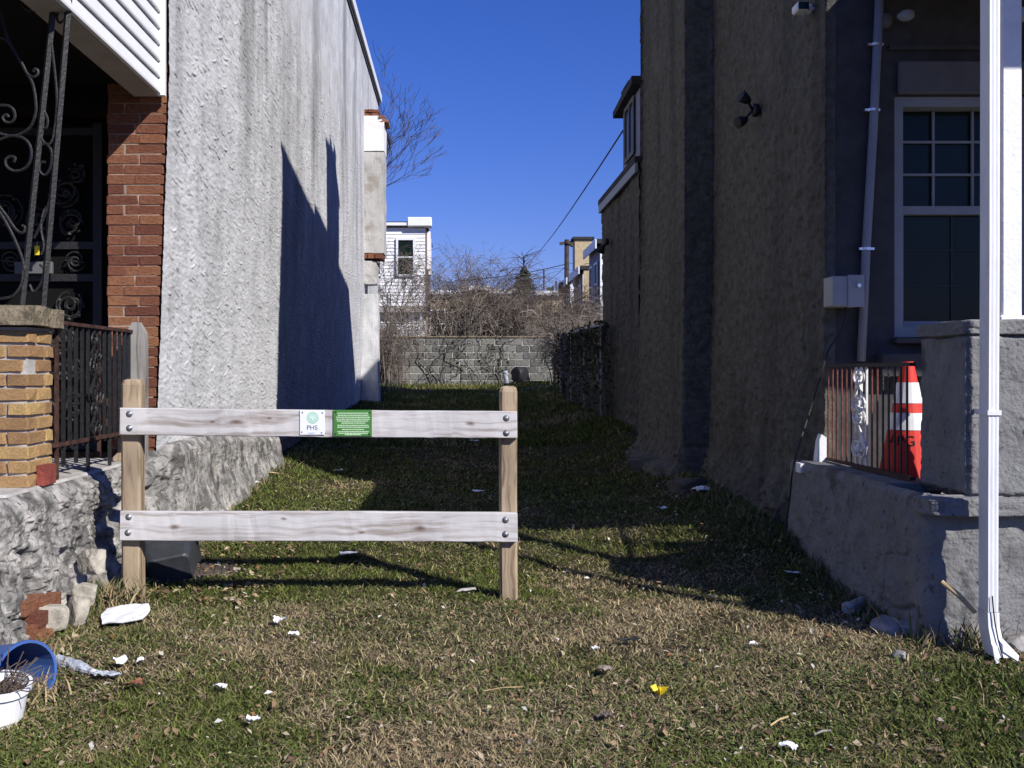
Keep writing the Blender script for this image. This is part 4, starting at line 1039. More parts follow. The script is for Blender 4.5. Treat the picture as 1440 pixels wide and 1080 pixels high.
bramble('bramble', (0.6,30.2), 190, (1.3,0.6), 4.1, 'dark tangled bramble filling the middle behind the block wall', M['cane_dark'], 11)
bramble('bramble', (3.4,30.4), 150, (1.2,0.6), 3.5, 'dark tangled bramble rising behind the chain link fence', M['cane_dark'], 12)
bramble('bramble', (-0.6,28.7), 26, (1.3,0.4), 3.4, 'pale arching canes between the clapboard house and the tall bramble', M['cane_pale'], 9, r=0.012, sub=3)
bramble('bramble', (2.2,28.5), 30, (1.4,0.4), 2.9, 'pale arching canes over the right half of the block wall', M['cane_pale'], 10, r=0.012, sub=3)
# vines on the block wall
f = MB(); R = random.Random(8)
for i in range(12):
    x = R.uniform(-2.6,1.9); p = Vector((x,BY-0.03,gz)); pts = [p]
    for k in range(9): p = p + Vector((R.gauss(0,0.09),0,R.uniform(0.10,0.2))); pts.append(Vector((p.x,BY-0.03-R.uniform(0,0.06),min(p.z,gz+1.6))))
    f.tube(pts,0.012*R.uniform(0.6,1.4),3,False)
tag(f.build('wall_vine', M['cane_dark'], None, (0,BY-0.03,gz)), 'bare vine stems climbing the face of the block wall', 'vine')
def gen_ivy(R, n):
    c = R.choice([0.05,-0.9,0.9,1.35], n, p=[.4,.15,.25,.2]); z = gz + 1.5*R.rand(n)
    return np.stack([c + 0.18*R.randn(n) + 0.2*(z-gz-0.7)*np.sign(R.randn(n)), BY-0.06+0.04*R.randn(n), z],1)
o = leaf_cloud('ivy_leaves', 520, gen_ivy, 0.032, M['ivy'], None, (0.05,BY-0.06,gz), 9)
tag(o, 'dark ivy leaves clinging to the middle of the block wall', 'ivy', kind='stuff')
# bare tree ----------------------------------------------------------
def bare_tree(base, h, label, seed, spread=0.6, depth=6, r0=0.16, name='bare_tree', mat='bark', lean=(0,0,0), rmin=0.009):
    R = random.Random(seed)
    T = empty(name, base, label, 'tree', 'bare trees beyond the lot')
    trunk, crown = MB(), MB()
    def grow(p, d, L_, r, lev):
        pts = [p]; n_ = 5
        for k in range(n_):
            d = (d + Vector((R.gauss(0,0.09),R.gauss(0,0.09),R.gauss(0.03,0.06)))).normalized(); p = p + d*L_/n_; pts.append(p)
        rs = [r*(1-0.4*k/n_) for k in range(n_+1)]
        (trunk if lev < 2 else crown).tube(pts, rs, 7 if lev < 2 else (4 if lev < 4 else 3), False)
        if lev >= depth: return
        for q in range(3 if lev < 4 else R.choice((2,3))):
            k = n_ if q == 0 else R.randrange(2,n_+1)
            ax = Vector((R.gauss(0,1),R.gauss(0,1),R.gauss(0,0.4))).normalized()
            nd = (d + ax*spread*R.uniform(0.5,1.1) + Vector(lean)*0.12).normalized()
            grow(pts[k], nd, L_*R.uniform(0.62,0.85), max(rmin, r*0.6*R.uniform(0.8,1)), lev+1)
    grow(Vector(base), Vector((0,0,1)), h*0.28, r0, 0)
    trunk.build('trunk', M[mat], T); crown.build('crown', M[mat], T)
    return T
bare_tree((-5.35,31.0,float(ground_z(-5.35,31))), 12.0, 'leafless tree rising behind the left house chimney', 4, 0.75, 8, 0.15, lean=(0.5,0,0.9), rmin=0.0065)
bare_tree((-2.2,36.5,-0.2), 6.0, 'small leafless tree beside the white clapboard house', 5, 0.7, 6, 0.07, lean=(0.3,0,0), rmin=0.008)

# ================================================================== FAR HOUSES
def far_window(parent, x0, x1, z0, z1, y, mat='vinyl', axis='y'):
    if axis == 'y':
        w = MB().box((x0,y-0.03,z0),(x1,y-0.005,z1)).build('window', M['glass'], parent)
        f = MB()
        for (a0,a1,b0,b1) in ((x0-0.09,x0,z0-0.09,z1+0.09),(x1,x1+0.09,z0-0.09,z1+0.09),(x0,x1,z1,z1+0.09),(x0,x1,z0-0.09,z0),(x0,x1,(z0+z1)/2-0.03,(z0+z1)/2+0.03)): f.box((a0,y-0.09,b0),(a1,y-0.032,b1))
    else:
        w = MB().box((y-0.03,x0,z0),(y-0.005,x1,z1)).build('window', M['glass'], parent)
        f = MB()
        for (a0,a1,b0,b1) in ((x0-0.09,x0,z0-0.09,z1+0.09),(x1,x1+0.09,z0-0.09,z1+0.09),(x0,x1,z1,z1+0.09),(x0,x1,z0-0.09,z0),(x0,x1,(z0+z1)/2-0.03,(z0+z1)/2+0.03)): f.box((y-0.09,a0,b0),(y-0.032,a1,b1))
    f.build('window_frame', M[mat], w); return w
D = 41.0; sD = F/D
wx0, wx1 = -6.5, (598-CX)/sD
WH = empty('clapboard_house', (-3.5,D+3,-0.3), 'white clapboard house rear with one upper window behind the brambles', 'house', 'houses beyond the block wall')
ztop = (CY-318)/sD; zov = (CY-430)/sD
MB().box((wx0,D+0.03,zov),(wx1-0.01,D+8,ztop)).build('party_wall', M['brick_far'], WH)
f = MB(); z = zov+0.002
while z < ztop-0.1:
    f.add([(wx0,D-0.03,z),(wx1,D-0.03,z),(wx1,D+0.0,z+0.145),(wx0,D+0.0,z+0.145),(wx0,D+0.02,z),(wx1,D+0.02,z)],[(0,1,2,3),(0,4,5,1)]); z += 0.145
f.build('clapboard', M['siding_white'], WH)
MB().box((wx0,D+0.35,-1),(wx1-0.25,D+8,zov-0.002)).build('lower_wall', M['siding_white'], WH)
f = MB(); z = -0.8
while z < zov-0.2:
    f.add([(wx0,D+0.30,z),(wx1-0.25,D+0.30,z),(wx1-0.25,D+0.34,z+0.145),(wx0,D+0.34,z+0.145)],[(0,1,2,3)]); z += 0.145
f.build('lower_clapboard', M['siding_white'], WH)
MB().box((wx0,D-0.06,zov-0.28),(wx1,D+0.3,zov)).build('overhang_beam', M['soffit'], WH)
MB().box((wx0,D-0.25,ztop),(wx1-0.02,D-0.02,ztop+0.12)).build('gutter', M['vinyl'], WH)
MB().bevbox((wx1-0.75,D-0.32,ztop-0.05),(wx1+0.28,D+0.3,ztop+0.34),0.03).build('cornice', M['vinyl'], WH)
MB().box((wx0,D+0.0,ztop+0.121),(wx1+0.1,D+8,ztop+0.2)).build('roof', M['roof_dark'], WH)
for (x0,x1,y0) in ((wx1+0.0,wx1+0.16,D+2.2),(wx1+0.0,wx1+0.12,D+4.6)): MB().box((x0,y0,ztop-1.6),(x1,y0+0.5,ztop+0.1)).build('flue', M['vinyl'], WH)
far_window(WH, (560-CX)/sD, (581-CX)/sD, (CY-386)/sD, (CY-338)/sD, D-0.02)
far_window(WH, (541-CX)/sD-0.9, (541-CX)/sD-0.2, (CY-386)/sD, (CY-338)/sD, D-0.02)
MB().box((wx0,D+0.8,-1.2),(wx1,D+8,-1.0)).build('footing', M['concrete'], WH)
# row along the right
def side_house(name, label, y0, y1, x0, ztop, mat, trim, wins, seed):
    T = empty(name, (x0+2,(y0+y1)/2,-0.3), label, 'house', 'houses beyond the block wall')
    MB().box((x0,y0,-1),(x0+5,y1,ztop)).build('wall', M[mat], T)
    MB().box((x0-0.22,y0-0.12,ztop+0.002),(x0+5.1,y1-0.02,ztop+0.18)).build('roof', M['roof_dark'], T)
    MB().box((x0-0.28,y0-0.16,ztop-0.22),(x0-0.225,y1-0.02,ztop+0.16)).build('cornice', M[trim], T)
    MB().box((x0-0.06,y0-0.05,-1),(x0+0.14,y0-0.002,ztop-0.23)).build('corner_board', M[trim], T)
    for (a,b_,c_,d_) in wins: far_window(T, a, b_, c_, d_, x0, 'vinyl', 'x')
    return T
side_house('blue_house', 'blue grey sided house nearest behind the brown house corner', 40, 43.8, 5.95, 5.35, 'blue_far', 'vinyl', [(40.8,41.6,2.9,4.6),(42.3,43.1,2.9,4.6)], 1)
t = side_house('tan_house', 'narrow house with tan end wall and chimney beyond the blue house', 46, 50, 6.0, 4.9, 'blue_far', 'vinyl', [(46.8,47.6,2.6,4.2),(48.5,49.3,2.6,4.2)], 2)
MB().box((5.98,45.94,-1),(8.5,45.99,4.85)).build('end_wall', M['tan_far'], t)
MB().box((5.75,47.5,4.3),(6.6,48.4,6.55)).build('chimney', M['tan_far'], t); MB().box((5.65,47.4,6.55),(6.7,48.5,6.68)).build('chimney_cap', M['roof_dark'], t)
side_house('dark_house', 'small dark house beside the utility pole', 52.5, 57, 6.15, 5.0, 'blue_far', 'vinyl', [(53.2,54.0,2.6,4.2)], 3)
# far row across the back
def back_house(x0, x1, y, ztop, mat, label, wins):
    T = empty('far_house', ((x0+x1)/2,y+3,-0.3), label, 'house', 'houses beyond the block wall')
    MB().box((x0,y,-1),(x1,y+7,ztop)).build('wall', M[mat], T)
    MB().box((x0-0.02,y-0.35,ztop+0.002),(x1+0.02,y+7,ztop+0.3)).build('cornice', M['vinyl'], T)
    for (a,b_,c_,d_) in wins: far_window(T, a, b_, c_, d_, y)
    return T
back_house(-2.4,0.2,66,5.3,'tan_far','far tan house glimpsed just right of the clapboard house',[(-1.9,-1.0,2.4,4.2),(-0.7,0.0,2.4,4.2)])
back_house(0.25,2.1,66,5.6,'red_far','far red brick house glimpsed through the bramble tops',[(0.6,1.4,2.6,4.4)])
back_house(2.15,4.6,66,5.35,'brick_far','far brown house with white cornice under the conifer',[(2.6,3.4,2.5,4.3),(3.7,4.3,2.5,4.3)])
t = back_house(5.2,7.2,66,5.25,'tan_far','far tan house with roof vents left of the utility pole',[(5.5,6.2,2.2,3.6)])
for x, h in ((5.9,1.6),(6.5,0.45),(6.75,0.8)): MB().tube([(x,66.5,5.5),(x,66.5,5.5+h)],0.05,6).build('roof_vent', M['roof_dark'], t)
MB().bevbox((6.15,66.3,5.55),(6.6,66.9,5.85),0.04).build('roof_hatch', M['roof_dark'], t)
# conifer
CT = empty('conifer_tree', (3.55,52,-0.3), 'half bare dark conifer standing above the brambles', 'tree')
MB().tube([(3.55,52,-0.4),(3.6,52,3.5),(3.5,52,6.2)],[0.12,0.08,0.02],6).build('trunk', M['bark'], CT)
def gen_con(R, n):
    t = R.rand(n)**0.8; h = 3.4 + t*2.3; r = 1.15*(1-t)**0.8+0.06; a = np.floor(R.rand(n)*16)/16*6.28 + 0.16*R.randn(n) + np.floor(t*9)*1.1; q = np.sqrt(R.rand(n)); lay = 0.55+0.75*vn(np.floor(t*12)*3.1, np.floor(a*2.5)*1.7, 3)
    return np.stack([3.55+np.cos(a)*r*q*lay, 52+np.sin(a)*r*q*lay, h-0.25*q*r],1)
leaf_cloud('crown', 3000, gen_con, 0.07, M['conifer'], CT, seed=21)
f = MB(); R = random.Random(3)
for i in range(70):
    a = R.uniform(0,6.28); h = R.uniform(3.6,6.3); L_ = R.uniform(0.3,1.3); s = Vector((3.55,52,h)); e_ = s + Vector((math.cos(a)*L_,math.sin(a)*L_,R.uniform(-0.1,0.5)))
    f.tube([s,(s+e_)/2+Vector((0,0,0.06)),e_],[0.02,0.014,0.006],3,False)
f.build('bare_branches', M['bark'], CT)
# pole and wires
UP = empty('utility_pole', (6.15,54.5,-0.3), 'dark wooden utility pole with crossarms beyond the brambles', 'utility pole')
sP = F/54.5; ppx = (797-CX)/sP; ptop = (CY-337)/sP
MB().tube([(ppx,54.5,-0.5),(ppx,54.5,ptop)],[0.17,0.13],8).build('pole', M['bark'], UP)
MB().box((ppx-0.42,54.3,ptop-0.28),(ppx+0.42,54.42,ptop-0.12)).rot((ppx,54.3,ptop-0.2),(0,-0.12,0)).build('crossarm', M['bark'], UP)
MB().box((ppx-0.06,54.2,ptop-0.24),(ppx+0.06,56.0,ptop-0.08)).rot((ppx,54.3,ptop-0.16),(0,0,-0.3)).build('crossarm', M['bark'], UP)
MB().lathe([(0.16,0),(0.18,0.1),(0.18,0.7),(0.1,0.78)], (ppx-0.3,54.3,ptop-3.2), 10).build('transformer', M['bark'], UP)
def wire(a, b_, sag, label, r=0.012):
    a = Vector(a); b_ = Vector(b_); pts = [a.lerp(b_,t/14)-Vector((0,0,sag*4*(t/14)*(1-t/14))) for t in range(15)]
    tag(MB().tube(pts,r,4,False).build('overhead_wire', M['cable'], None, a), label, 'wire', 'overhead wires')
wire((2.24,13.1,(CY-184)*13.1/F), P(740,371,56), 0.25, 'overhead wire running from the rear bay down to the conifer', 0.014)
wire(P(797,371,54.5), P(640,395,50), 0.15, 'long overhead wire running left from the utility pole', 0.022)
wire(P(797,373,54.5), P(755,405,62), 0.1, 'short wire dropping left from the utility pole', 0.018)
wire(P(797,369,54.5), P(840,368,44), 0.1, 'thin wire from the utility pole to the blue house', 0.012)

# ================================================================== GRASS, LEAVES, WEEDS
def blade_mesh(name, x, y, h, lean_amt, width, colr, R, zoff=0.0, sx=None):
    n = len(x); z = ground_z(x,y)+zoff-0.004
    a = R.rand(n)*6.283; la = R.rand(n)*6.283
    ln = lean_amt*h
    dx, dy = np.cos(la)*ln, np.sin(la)*ln
    wx, wy = np.cos(a)*width, np.sin(a)*width
    up = np.sqrt(np.maximum(h*h-ln*ln,(0.12*h)**2))
    v0 = np.stack([x-wx,y-wy,z],1); v1 = np.stack([x+wx,y+wy,z],1)
    v2 = np.stack([x+dx*0.45+wx*0.8,y+dy*0.45+wy*0.8,z+up*0.62],1); v3 = np.stack([x+dx*0.45-wx*0.8,y+dy*0.45-wy*0.8,z+up*0.62],1)
    v4 = np.stack([x+dx,y+dy,z+up*0.95],1)
    V = np.stack([v0,v1,v2,v3,v4],1).reshape(-1,3)
    i = np.arange(n)*5
    T = np.concatenate([np.stack([i,i+1,i+2],1),np.stack([i,i+2,i+3],1),np.stack([i+3,i+2,i+4],1)])
    me = np_mesh(name, V, T, False, 3)
    ca = me.color_attributes.new('col','FLOAT_COLOR','POINT')
    C = np.concatenate([np.repeat(colr,5,0), np.ones((n*5,1))],1)
    ca.data.foreach_set('color', C.astype(np.float32).ravel())
    return me
def greenness(x, y):
    gn = fbm(x*0.9+3, y*0.9, 4, 4)*0.55 + fbm(x*3.5, y*3.5+7, 5, 3)*0.45
    gn = gn + 0.10*sstep(4.6,6.2,y) + 0.22*sstep(1.5,2.2,x)*sstep(4.3,3.2,y) + 0.12*sstep(-0.9,-1.7,x)*sstep(4.0,5.5,y) - 0.02
    gn = gn - 0.05*np.exp(-((x-0.6)/1.0)**2-((y-4.0)/0.8)**2)
    return gn
def colours(x, y, R, dark=1.0):
    n = len(x); gn = greenness(x,y) + 0.10*R.randn(n)
    k = sstep(0.37,0.53,gn)[:,None]
    straw = np.array([[0.36,0.285,0.165]])*(0.30+1.35*R.rand(n,1)**1.4) + np.array([[0.02,0.015,0.0]])*R.randn(n,1)
    green = np.array([[0.105,0.128,0.031]])*(0.35+1.25*R.rand(n,1)**1.3)
    lime = np.array([[0.19,0.21,0.05]])
    green = np.where(R.rand(n,1) < 0.10, lime*(0.7+0.5*R.rand(n,1)), green)
    return np.clip((straw*(1-k)+green*k)*dark, 0.004, 1)
R = np.random.RandomState(31)
def scatter(n, y0, y1, xf, power=-2.0):
    # denser near the eye
    u = R.rand(n); y = 1/(1/y0 + u*(1/y1-1/y0)); x = R.rand(n)
    lo, hi = xf(y); x = lo + (hi-lo)*x
    return x, y
lim = lambda y: (np.where(y < 4.2, -0.50*y-0.1, -1.92), np.where(y < 4.15, 0.62*y+0.1, 2.08))
x, y = scatter(330000, 2.75, 12.5, lim)
keep = R.rand(len(x)) < np.clip(0.35 + 1.5*(fbm(x*2.2,y*2.2,6,3)-0.25), 0.2, 1)
x, y = x[keep], y[keep]
h = 0.014 + 0.024*R.rand(len(x)) + 0.03*(R.rand(len(x)) < 0.05) + 0.025*sstep(0.45,0.65,greenness(x,y))*R.rand(len(x))
lean = 0.55+0.43*R.rand(len(x))
me = blade_mesh('grass', x, y, h, lean, 0.0019*np.maximum(1,y/4.5)*(0.7+0.8*R.rand(len(x))), colours(x,y,R), R)
o = link('grass', me, M['grass']); tag(o, 'short patchy grass, half green and half straw, covering the lot', 'grass', kind='stuff')
# flat straw mulch
x, y = scatter(50000, 2.75, 9.0, lim)
n = len(x)
k = fbm(x*1.7+9,y*1.7,2,3)
keep = R.rand(n) < np.clip(1.5-2.0*greenness(x,y),0.08,1); x, y = x[keep], y[keep]; n = len(x)
h = 0.02+0.04*R.rand(n)
cs = np.array([[0.42,0.335,0.20]])*(0.35+0.95*R.rand(n,1))
me = blade_mesh('straw', x, y, h, np.full(n,0.97), 0.0015*np.maximum(1,y/4.5), cs, R, 0.012)
o = link('straw', me, M['grass']); tag(o, 'flattened dry straw lying among the grass', 'straw', kind='stuff')
# low broad-leaved weeds in mats
x, y = scatter(60000, 2.75, 10.0, lim)
keep = (fbm(x*2.0+20, y*2.0, 1, 3) + 0.25*greenness(x,y)) > 0.645
x, y = x[keep], y[keep]; n = len(x)
z = ground_z(x,y)+0.006+0.016*R.rand(n); a = R.rand(n)*6.283; sz = (0.0035+0.006*R.rand(n))*np.maximum(1,y/5)
ax_ = np.stack([np.cos(a),np.sin(a),R.randn(n)*0.3],1)*sz[:,None]; bx_ = np.stack([-np.sin(a),np.cos(a),R.randn(n)*0.3],1)*(sz*0.7)[:,None]; c_ = np.stack([x,y,z],1)
me = np_mesh('clover', np.stack([c_-ax_,c_+bx_,c_+ax_,c_-bx_],1).reshape(-1,3), np.arange(n*4).reshape(-1,4), False)
cl = np.array([[0.085,0.115,0.030]])*(0.4+1.1*R.rand(n,1)); ca = me.color_attributes.new('col','FLOAT_COLOR','POINT'); ca.data.foreach_set('color', np.concatenate([np.repeat(cl,4,0),np.ones((n*4,1))],1).astype(np.float32).ravel())
tag(link('clover', me, M['grass']), 'low clover and broad-leaved weeds matted in the grass', 'clover', kind='stuff')
# far grass
x, y = scatter(60000, 12.0, 28.5, lambda y: (np.full_like(y,-2.6), np.full_like(y,2.6)))
me = blade_mesh('far_grass', x, y, 0.05+0.06*R.rand(len(x)), 0.4+0.4*R.rand(len(x)), 0.007+0*x, colours(x,y,R), R)
o = link('far_grass', me, M['grass']); tag(o, 'grass strip running to the block wall at the back', 'grass', kind='stuff')
# dead leaves and chips
def leaves(n, y0, y1, xf, size, name, label):
    x, y = scatter(n, y0, y1, xf); z = ground_z(x,y)+0.016+0.018*R.rand(n)
    a = R.rand(n)*6.283; s = size*(0.35+0.9*R.rand(n)**2); t = R.randn(n)*0.35; t2 = R.randn(n)*0.35
    ax = np.stack([np.cos(a),np.sin(a),t],1)*s[:,None]; bx = np.stack([-np.sin(a),np.cos(a),t2],1)*(s*0.55)[:,None]; c = np.stack([x,y,z],1)
    up = np.array([[0,0,1]])*(s*0.3)[:,None]
    V = np.stack([c-ax, c+bx+up, c+ax*0.9, c-bx+up*0.4],1).reshape(-1,3); i = np.arange(n)*4
    T = np.concatenate([np.stack([i,i+1,i+2],1),np.stack([i,i+2,i+3],1)])
    me = np_mesh(name, V, T, False, 3)
    pal = np.array([[0.28,0.19,0.11],[0.20,0.125,0.075],[0.38,0.31,0.21],[0.14,0.09,0.06],[0.46,0.41,0.33],[0.60,0.57,0.52],[0.24,0.12,0.06]])
    C = pal[R.choice(7,n,p=[.25,.23,.19,.17,.07,.03,.06])]*(0.7+0.5*R.rand(n,1))
    ca = me.color_attributes.new('col','FLOAT_COLOR','POINT'); ca.data.foreach_set('color', np.concatenate([np.repeat(C,4,0),np.ones((n*4,1))],1).astype(np.float32).ravel())
    o = link(name, me, M['litter']); return tag(o, label, 'leaves', kind='stuff')
leaves(3600, 2.75, 9.0, lim, 0.015, 'leaf_litter', 'small dead leaves and chips scattered over the grass')
leaves(800, 4.9, 7.5, lambda y: (np.full_like(y,-1.92),np.full_like(y,-1.0)), 0.024, 'leaf_drift', 'drift of dead leaves along the foot of the left foundation')
# longer growth where the mower does not reach, along both walls
n = 15000
yy = 1/(1/4.5 + R.rand(n)*(1/14.0-1/4.5)); side = R.rand(n) < 0.55
xx = np.where(side, 2.0 - np.abs(R.randn(n))*0.07 + 0.06*(yy < 5.9), -1.80 + np.abs(R.randn(n))*0.07 - 0.10*(yy < 6.0))
keep = fbm(xx*3, yy*2.3, 3, 3) > 0.42
xx, yy = xx[keep], yy[keep]; n = len(xx)
kk_ = (R.rand(n,1) < 0.5)
cc = np.where(kk_, np.array([[0.06,0.10,0.02]])*(0.4+R.rand(n,1)), np.array([[0.30,0.235,0.14]])*(0.35+0.9*R.rand(n,1)))
me = blade_mesh('edge_grass', xx, yy, 0.03+0.09*R.rand(n)**2, 0.3+0.6*R.rand(n), 0.0022*np.maximum(1,yy/5), cc, R)
tag(link('edge_grass', me, M['grass']), 'longer unmown grass along the foot of both walls', 'grass', kind='stuff')
leaves(260, 4.6, 9.5, lambda y: (np.full_like(y,1.6),np.full_like(y,2.02)), 0.016, 'wall_leaves', 'dead leaves gathered along the foot of the brown wall')
# weed clumps
def weed(px, py, n, hgt, spread, label, green, seed, name='weed_clump'):
    R2 = np.random.RandomState(seed); p = G(px,py)
    x = p.x+R2.randn(n)*spread; y = p.y+R2.randn(n)*spread*0.8
    h = hgt*(0.35+0.8*R2.rand(n)); k = (R2.rand(n,1) < green)
    C = np.where(k, np.array([[0.062,0.092,0.026]])*(0.45+R2.rand(n,1)), np.array([[0.34,0.26,0.15]])*(0.5+0.8*R2.rand(n,1)))
    me = blade_mesh(name, x, y, h, 0.25+0.6*R2.rand(n), 0.003+0.002*R2.rand(n), C, R2)
    V = np.empty(len(me.vertices)*3, np.float32); me.vertices.foreach_get('co', V); V = V.reshape(-1,3)-np.array(p)[None]; me.vertices.foreach_set('co', V.astype(np.float32).ravel())
    o = link(name, me, M['weed'], None, p); return tag(o, label, 'weeds', kind='stuff')
weed(150,850,420,0.16,0.07,'green and dry weeds between the left fence post and foundation',0.6,1)
weed(1345,905,260,0.16,0.10,'dry weeds at the foot of the grey porch corner',0.35,2)
weed(1425,960,320,0.07,0.14,'green weeds right of the downspout foot',0.8,3)
weed(1250,960,420,0.05,0.22,'low green grass tuft in front of the grey porch corner',0.85,4)
weed(1400,1050,700,0.055,0.20,'lush green grass tuft in the bottom right corner',0.9,5)
weed(30,985,260,0.10,0.07,'dead weeds spilling from the white pot',0.25,6)
weed(545,548,300,0.45,0.6,'tall dry weeds at the left end of the block wall',0.1,7)
weed(300,722,260,0.06,0.12,'short weeds at the foot of the left foundation behind the lower rail',0.7,8)
weed(15,935,240,0.09,0.10,'dry weeds behind the blue bucket',0.4,9)

# ================================================================== LITTER AND SMALL THINGS
def scrap(px, py, w, d, label, mat, rot=0.0, seed=0, curl=0.02, name='paper_scrap', cat='paper', shape=None):
    R2 = random.Random(seed); p = G(px,py); p.z += 0.034
    n = 6; V = []; Q = []
    for j in range(n+1):
        for i in range(n+1):
            u, v = i/n-0.5, j/n-0.5
            ex = 1+0.12*math.sin(5*v+seed); ey = 1+0.10*math.sin(4*u+seed*2)
            zz = curl*(0.7*u*u*math.cos(seed*1.7)+0.7*v*v*math.sin(seed)+0.5*u*v*math.sin(seed*2.3)+0.25) + 0.004*R2.uniform(-1,1)
            V.append((u*w*ex+0.15*w*v*math.sin(seed*3), v*d*ey, zz))
    for j in range(n):
        for i in range(n): 
            if shape != 'full' and ((i,j) == ((0,0),(n-1,0),(0,n-1),(n-1,n-1))[seed % 4] or (seed % 3 == 0 and (i,j) == (n//2,0)) or (seed % 5 == 1 and j == n-1 and i < 3)): continue
            Q.append((j*(n+1)+i,j*(n+1)+i+1,(j+1)*(n+1)+i+1,(j+1)*(n+1)+i))
    m2 = len(V); V += [(x,y,z-0.0025) for x,y,z in V]; Q += [tuple(a+m2 for a in reversed(q)) for q in Q]
    M3 = Euler((R2.uniform(-0.12,0.12),R2.uniform(-0.12,0.12),rot)).to_matrix()
    f = MB(); f.add([tuple(M3@Vector(v)+p) for v in V], Q)
    return tag(f.build(name, mat, None, p), label, cat, 'scraps of litter on the lot')
scrap(176,874,0.20,0.27,'large white sheet of card lying before the left fence post',M['paper'],0.25,1,0.015,shape='full')
scrap(393,884,0.05,0.05,'white paper scrap below the middle of the barrier, the left of a pair',M['paper'],0.8,2,0.05)
scrap(413,902,0.045,0.03,'small round white scrap just right of a larger scrap',M['paper'],0.2,3,0.02)
scrap(168,944,0.05,0.05,'curled white scrap right of the clear plastic bottle',M['paper'],0.5,4,0.07)
scrap(198,940,0.03,0.03,'small white chip right of the curled white scrap',M['paper'],0.1,5,0.04)
scrap(310,978,0.045,0.03,'white flake in the straw at lower left',M['paper'],0.1,6,0.03)
scrap(356,1028,0.045,0.03,'white flake near the bottom edge, left of centre',M['paper'],0.4,7,0.03)
scrap(150,960,0.10,0.04,'flat grey plastic strip below the clear bottle',M['clear'],0.0,8,0.01,'plastic_strip','plastic')
scrap(188,976,0.06,0.05,'rust brown leaf on the grass at lower left',M['brick_red'],0.3,9,0.05,'dead_leaf','leaf')
scrap(490,787,0.11,0.09,'crumpled blue grey wrapper in the barrier shadow',M['clear'],0.2,10,0.06,'wrapper','wrapper')
scrap(657,838,0.10,0.035,'pale strip lying at the foot of the right fence post',M['concrete'],0.05,11,0.01,'plastic_strip','plastic')
scrap(352,684,0.12,0.08,'white litter piece at the foot of the left foundation',M['paper'],0.6,12,0.05)
scrap(382,672,0.16,0.09,'tan card lying along the far foot of the left foundation',M['bamboo'],0.3,13,0.05,'card_scrap','card')
scrap(476,668,0.09,0.06,'white scrap in the sunlit grass beyond the lower rail',M['paper'],0.2,14,0.05)
scrap(667,625,0.12,0.08,'white scrap in the shade under the upper rail',M['paper'],0.2,15,0.05)
scrap(672,697,0.10,0.08,'grey scrap in the shade above the lower rail',M['paper'],0.5,16,0.06)
scrap(987,694,0.16,0.10,'white litter at the foot of the brown stucco wall',M['paper'],0.5,17,0.09)
scrap(930,722,0.06,0.05,'small white scrap on the shaded grass near the brown wall',M['paper'],0.5,18,0.05)
scrap(1115,815,0.09,0.05,'pale scrap in the shade of the porch wall',M['paper'],0.3,19,0.03)
scrap(1060,918,0.03,0.03,'tiny white chip in the middle of the front grass',M['paper'],0.3,20,0.03)
scrap(837,924,0.03,0.03,'tiny white chip left of the black chip',M['paper'],0.3,21,0.03)
scrap(883,911,0.09,0.035,'flat black chip on the front grass',M['rubber'],0.1,22,0.02,'plastic_chip','plastic')
scrap(850,952,0.05,0.05,'curled tan leaf on the front grass',M['cane_pale'],0.9,23,0.02,'dead_leaf','leaf')
scrap(1110,1064,0.04,0.05,'white petal-like scrap at the bottom edge right of centre',M['paper'],0.9,24,0.05)
scrap(852,1020,0.06,0.05,'curled brown leaf near the bottom edge',M['cane'],0.7,25,0.02,'dead_leaf','leaf')
# sticks
for i,(a_,b_,lab) in enumerate((((1083,1035),(1108,1022),'short pale stick on the front grass'),((1145,1048),(1168,1042),'short grey stick near the bottom right'),((680,985),(735,979),'thin dry stalk on the grass below the right post'))):
    p, q = G(*a_), G(*b_); up = Vector((0,0,0.035)); f = MB(); f.tube([p+up,(p+q)/2+up*1.15,q+up],0.0034 if i < 2 else 0.0016,5)
    tag(f.build('stick', M['bamboo'] if i != 1 else M['old_wood'], None, p), lab, 'stick', 'sticks on the grass')
# yellow crumpled wrapper
p = G(927,981)
f = MB(); R2 = random.Random(3)
for i in range(7):
    a = i*0.9; c = p+Vector((0.008*math.cos(a),0.008*math.sin(a),0.014)); e_ = c+Vector((0.020*math.cos(a+0.4*i),0.014*math.sin(a),0.012+0.022*R2.random())); s = Vector((-math.sin(a),math.cos(a),R2.uniform(-0.4,0.5)))*0.011
    f.add([c-s*0.5,c+s*0.5,e_+s,e_-s],[(0,1,2,3)]); f.add([v+Vector((0,0,-0.001)) for v in (c-s*0.5,c+s*0.5,e_+s,e_-s)],[(3,2,1,0)])
tag(f.build('yellow_wrapper', M['yellow'], None, p), 'crumpled yellow wrapper on the front grass', 'wrapper')
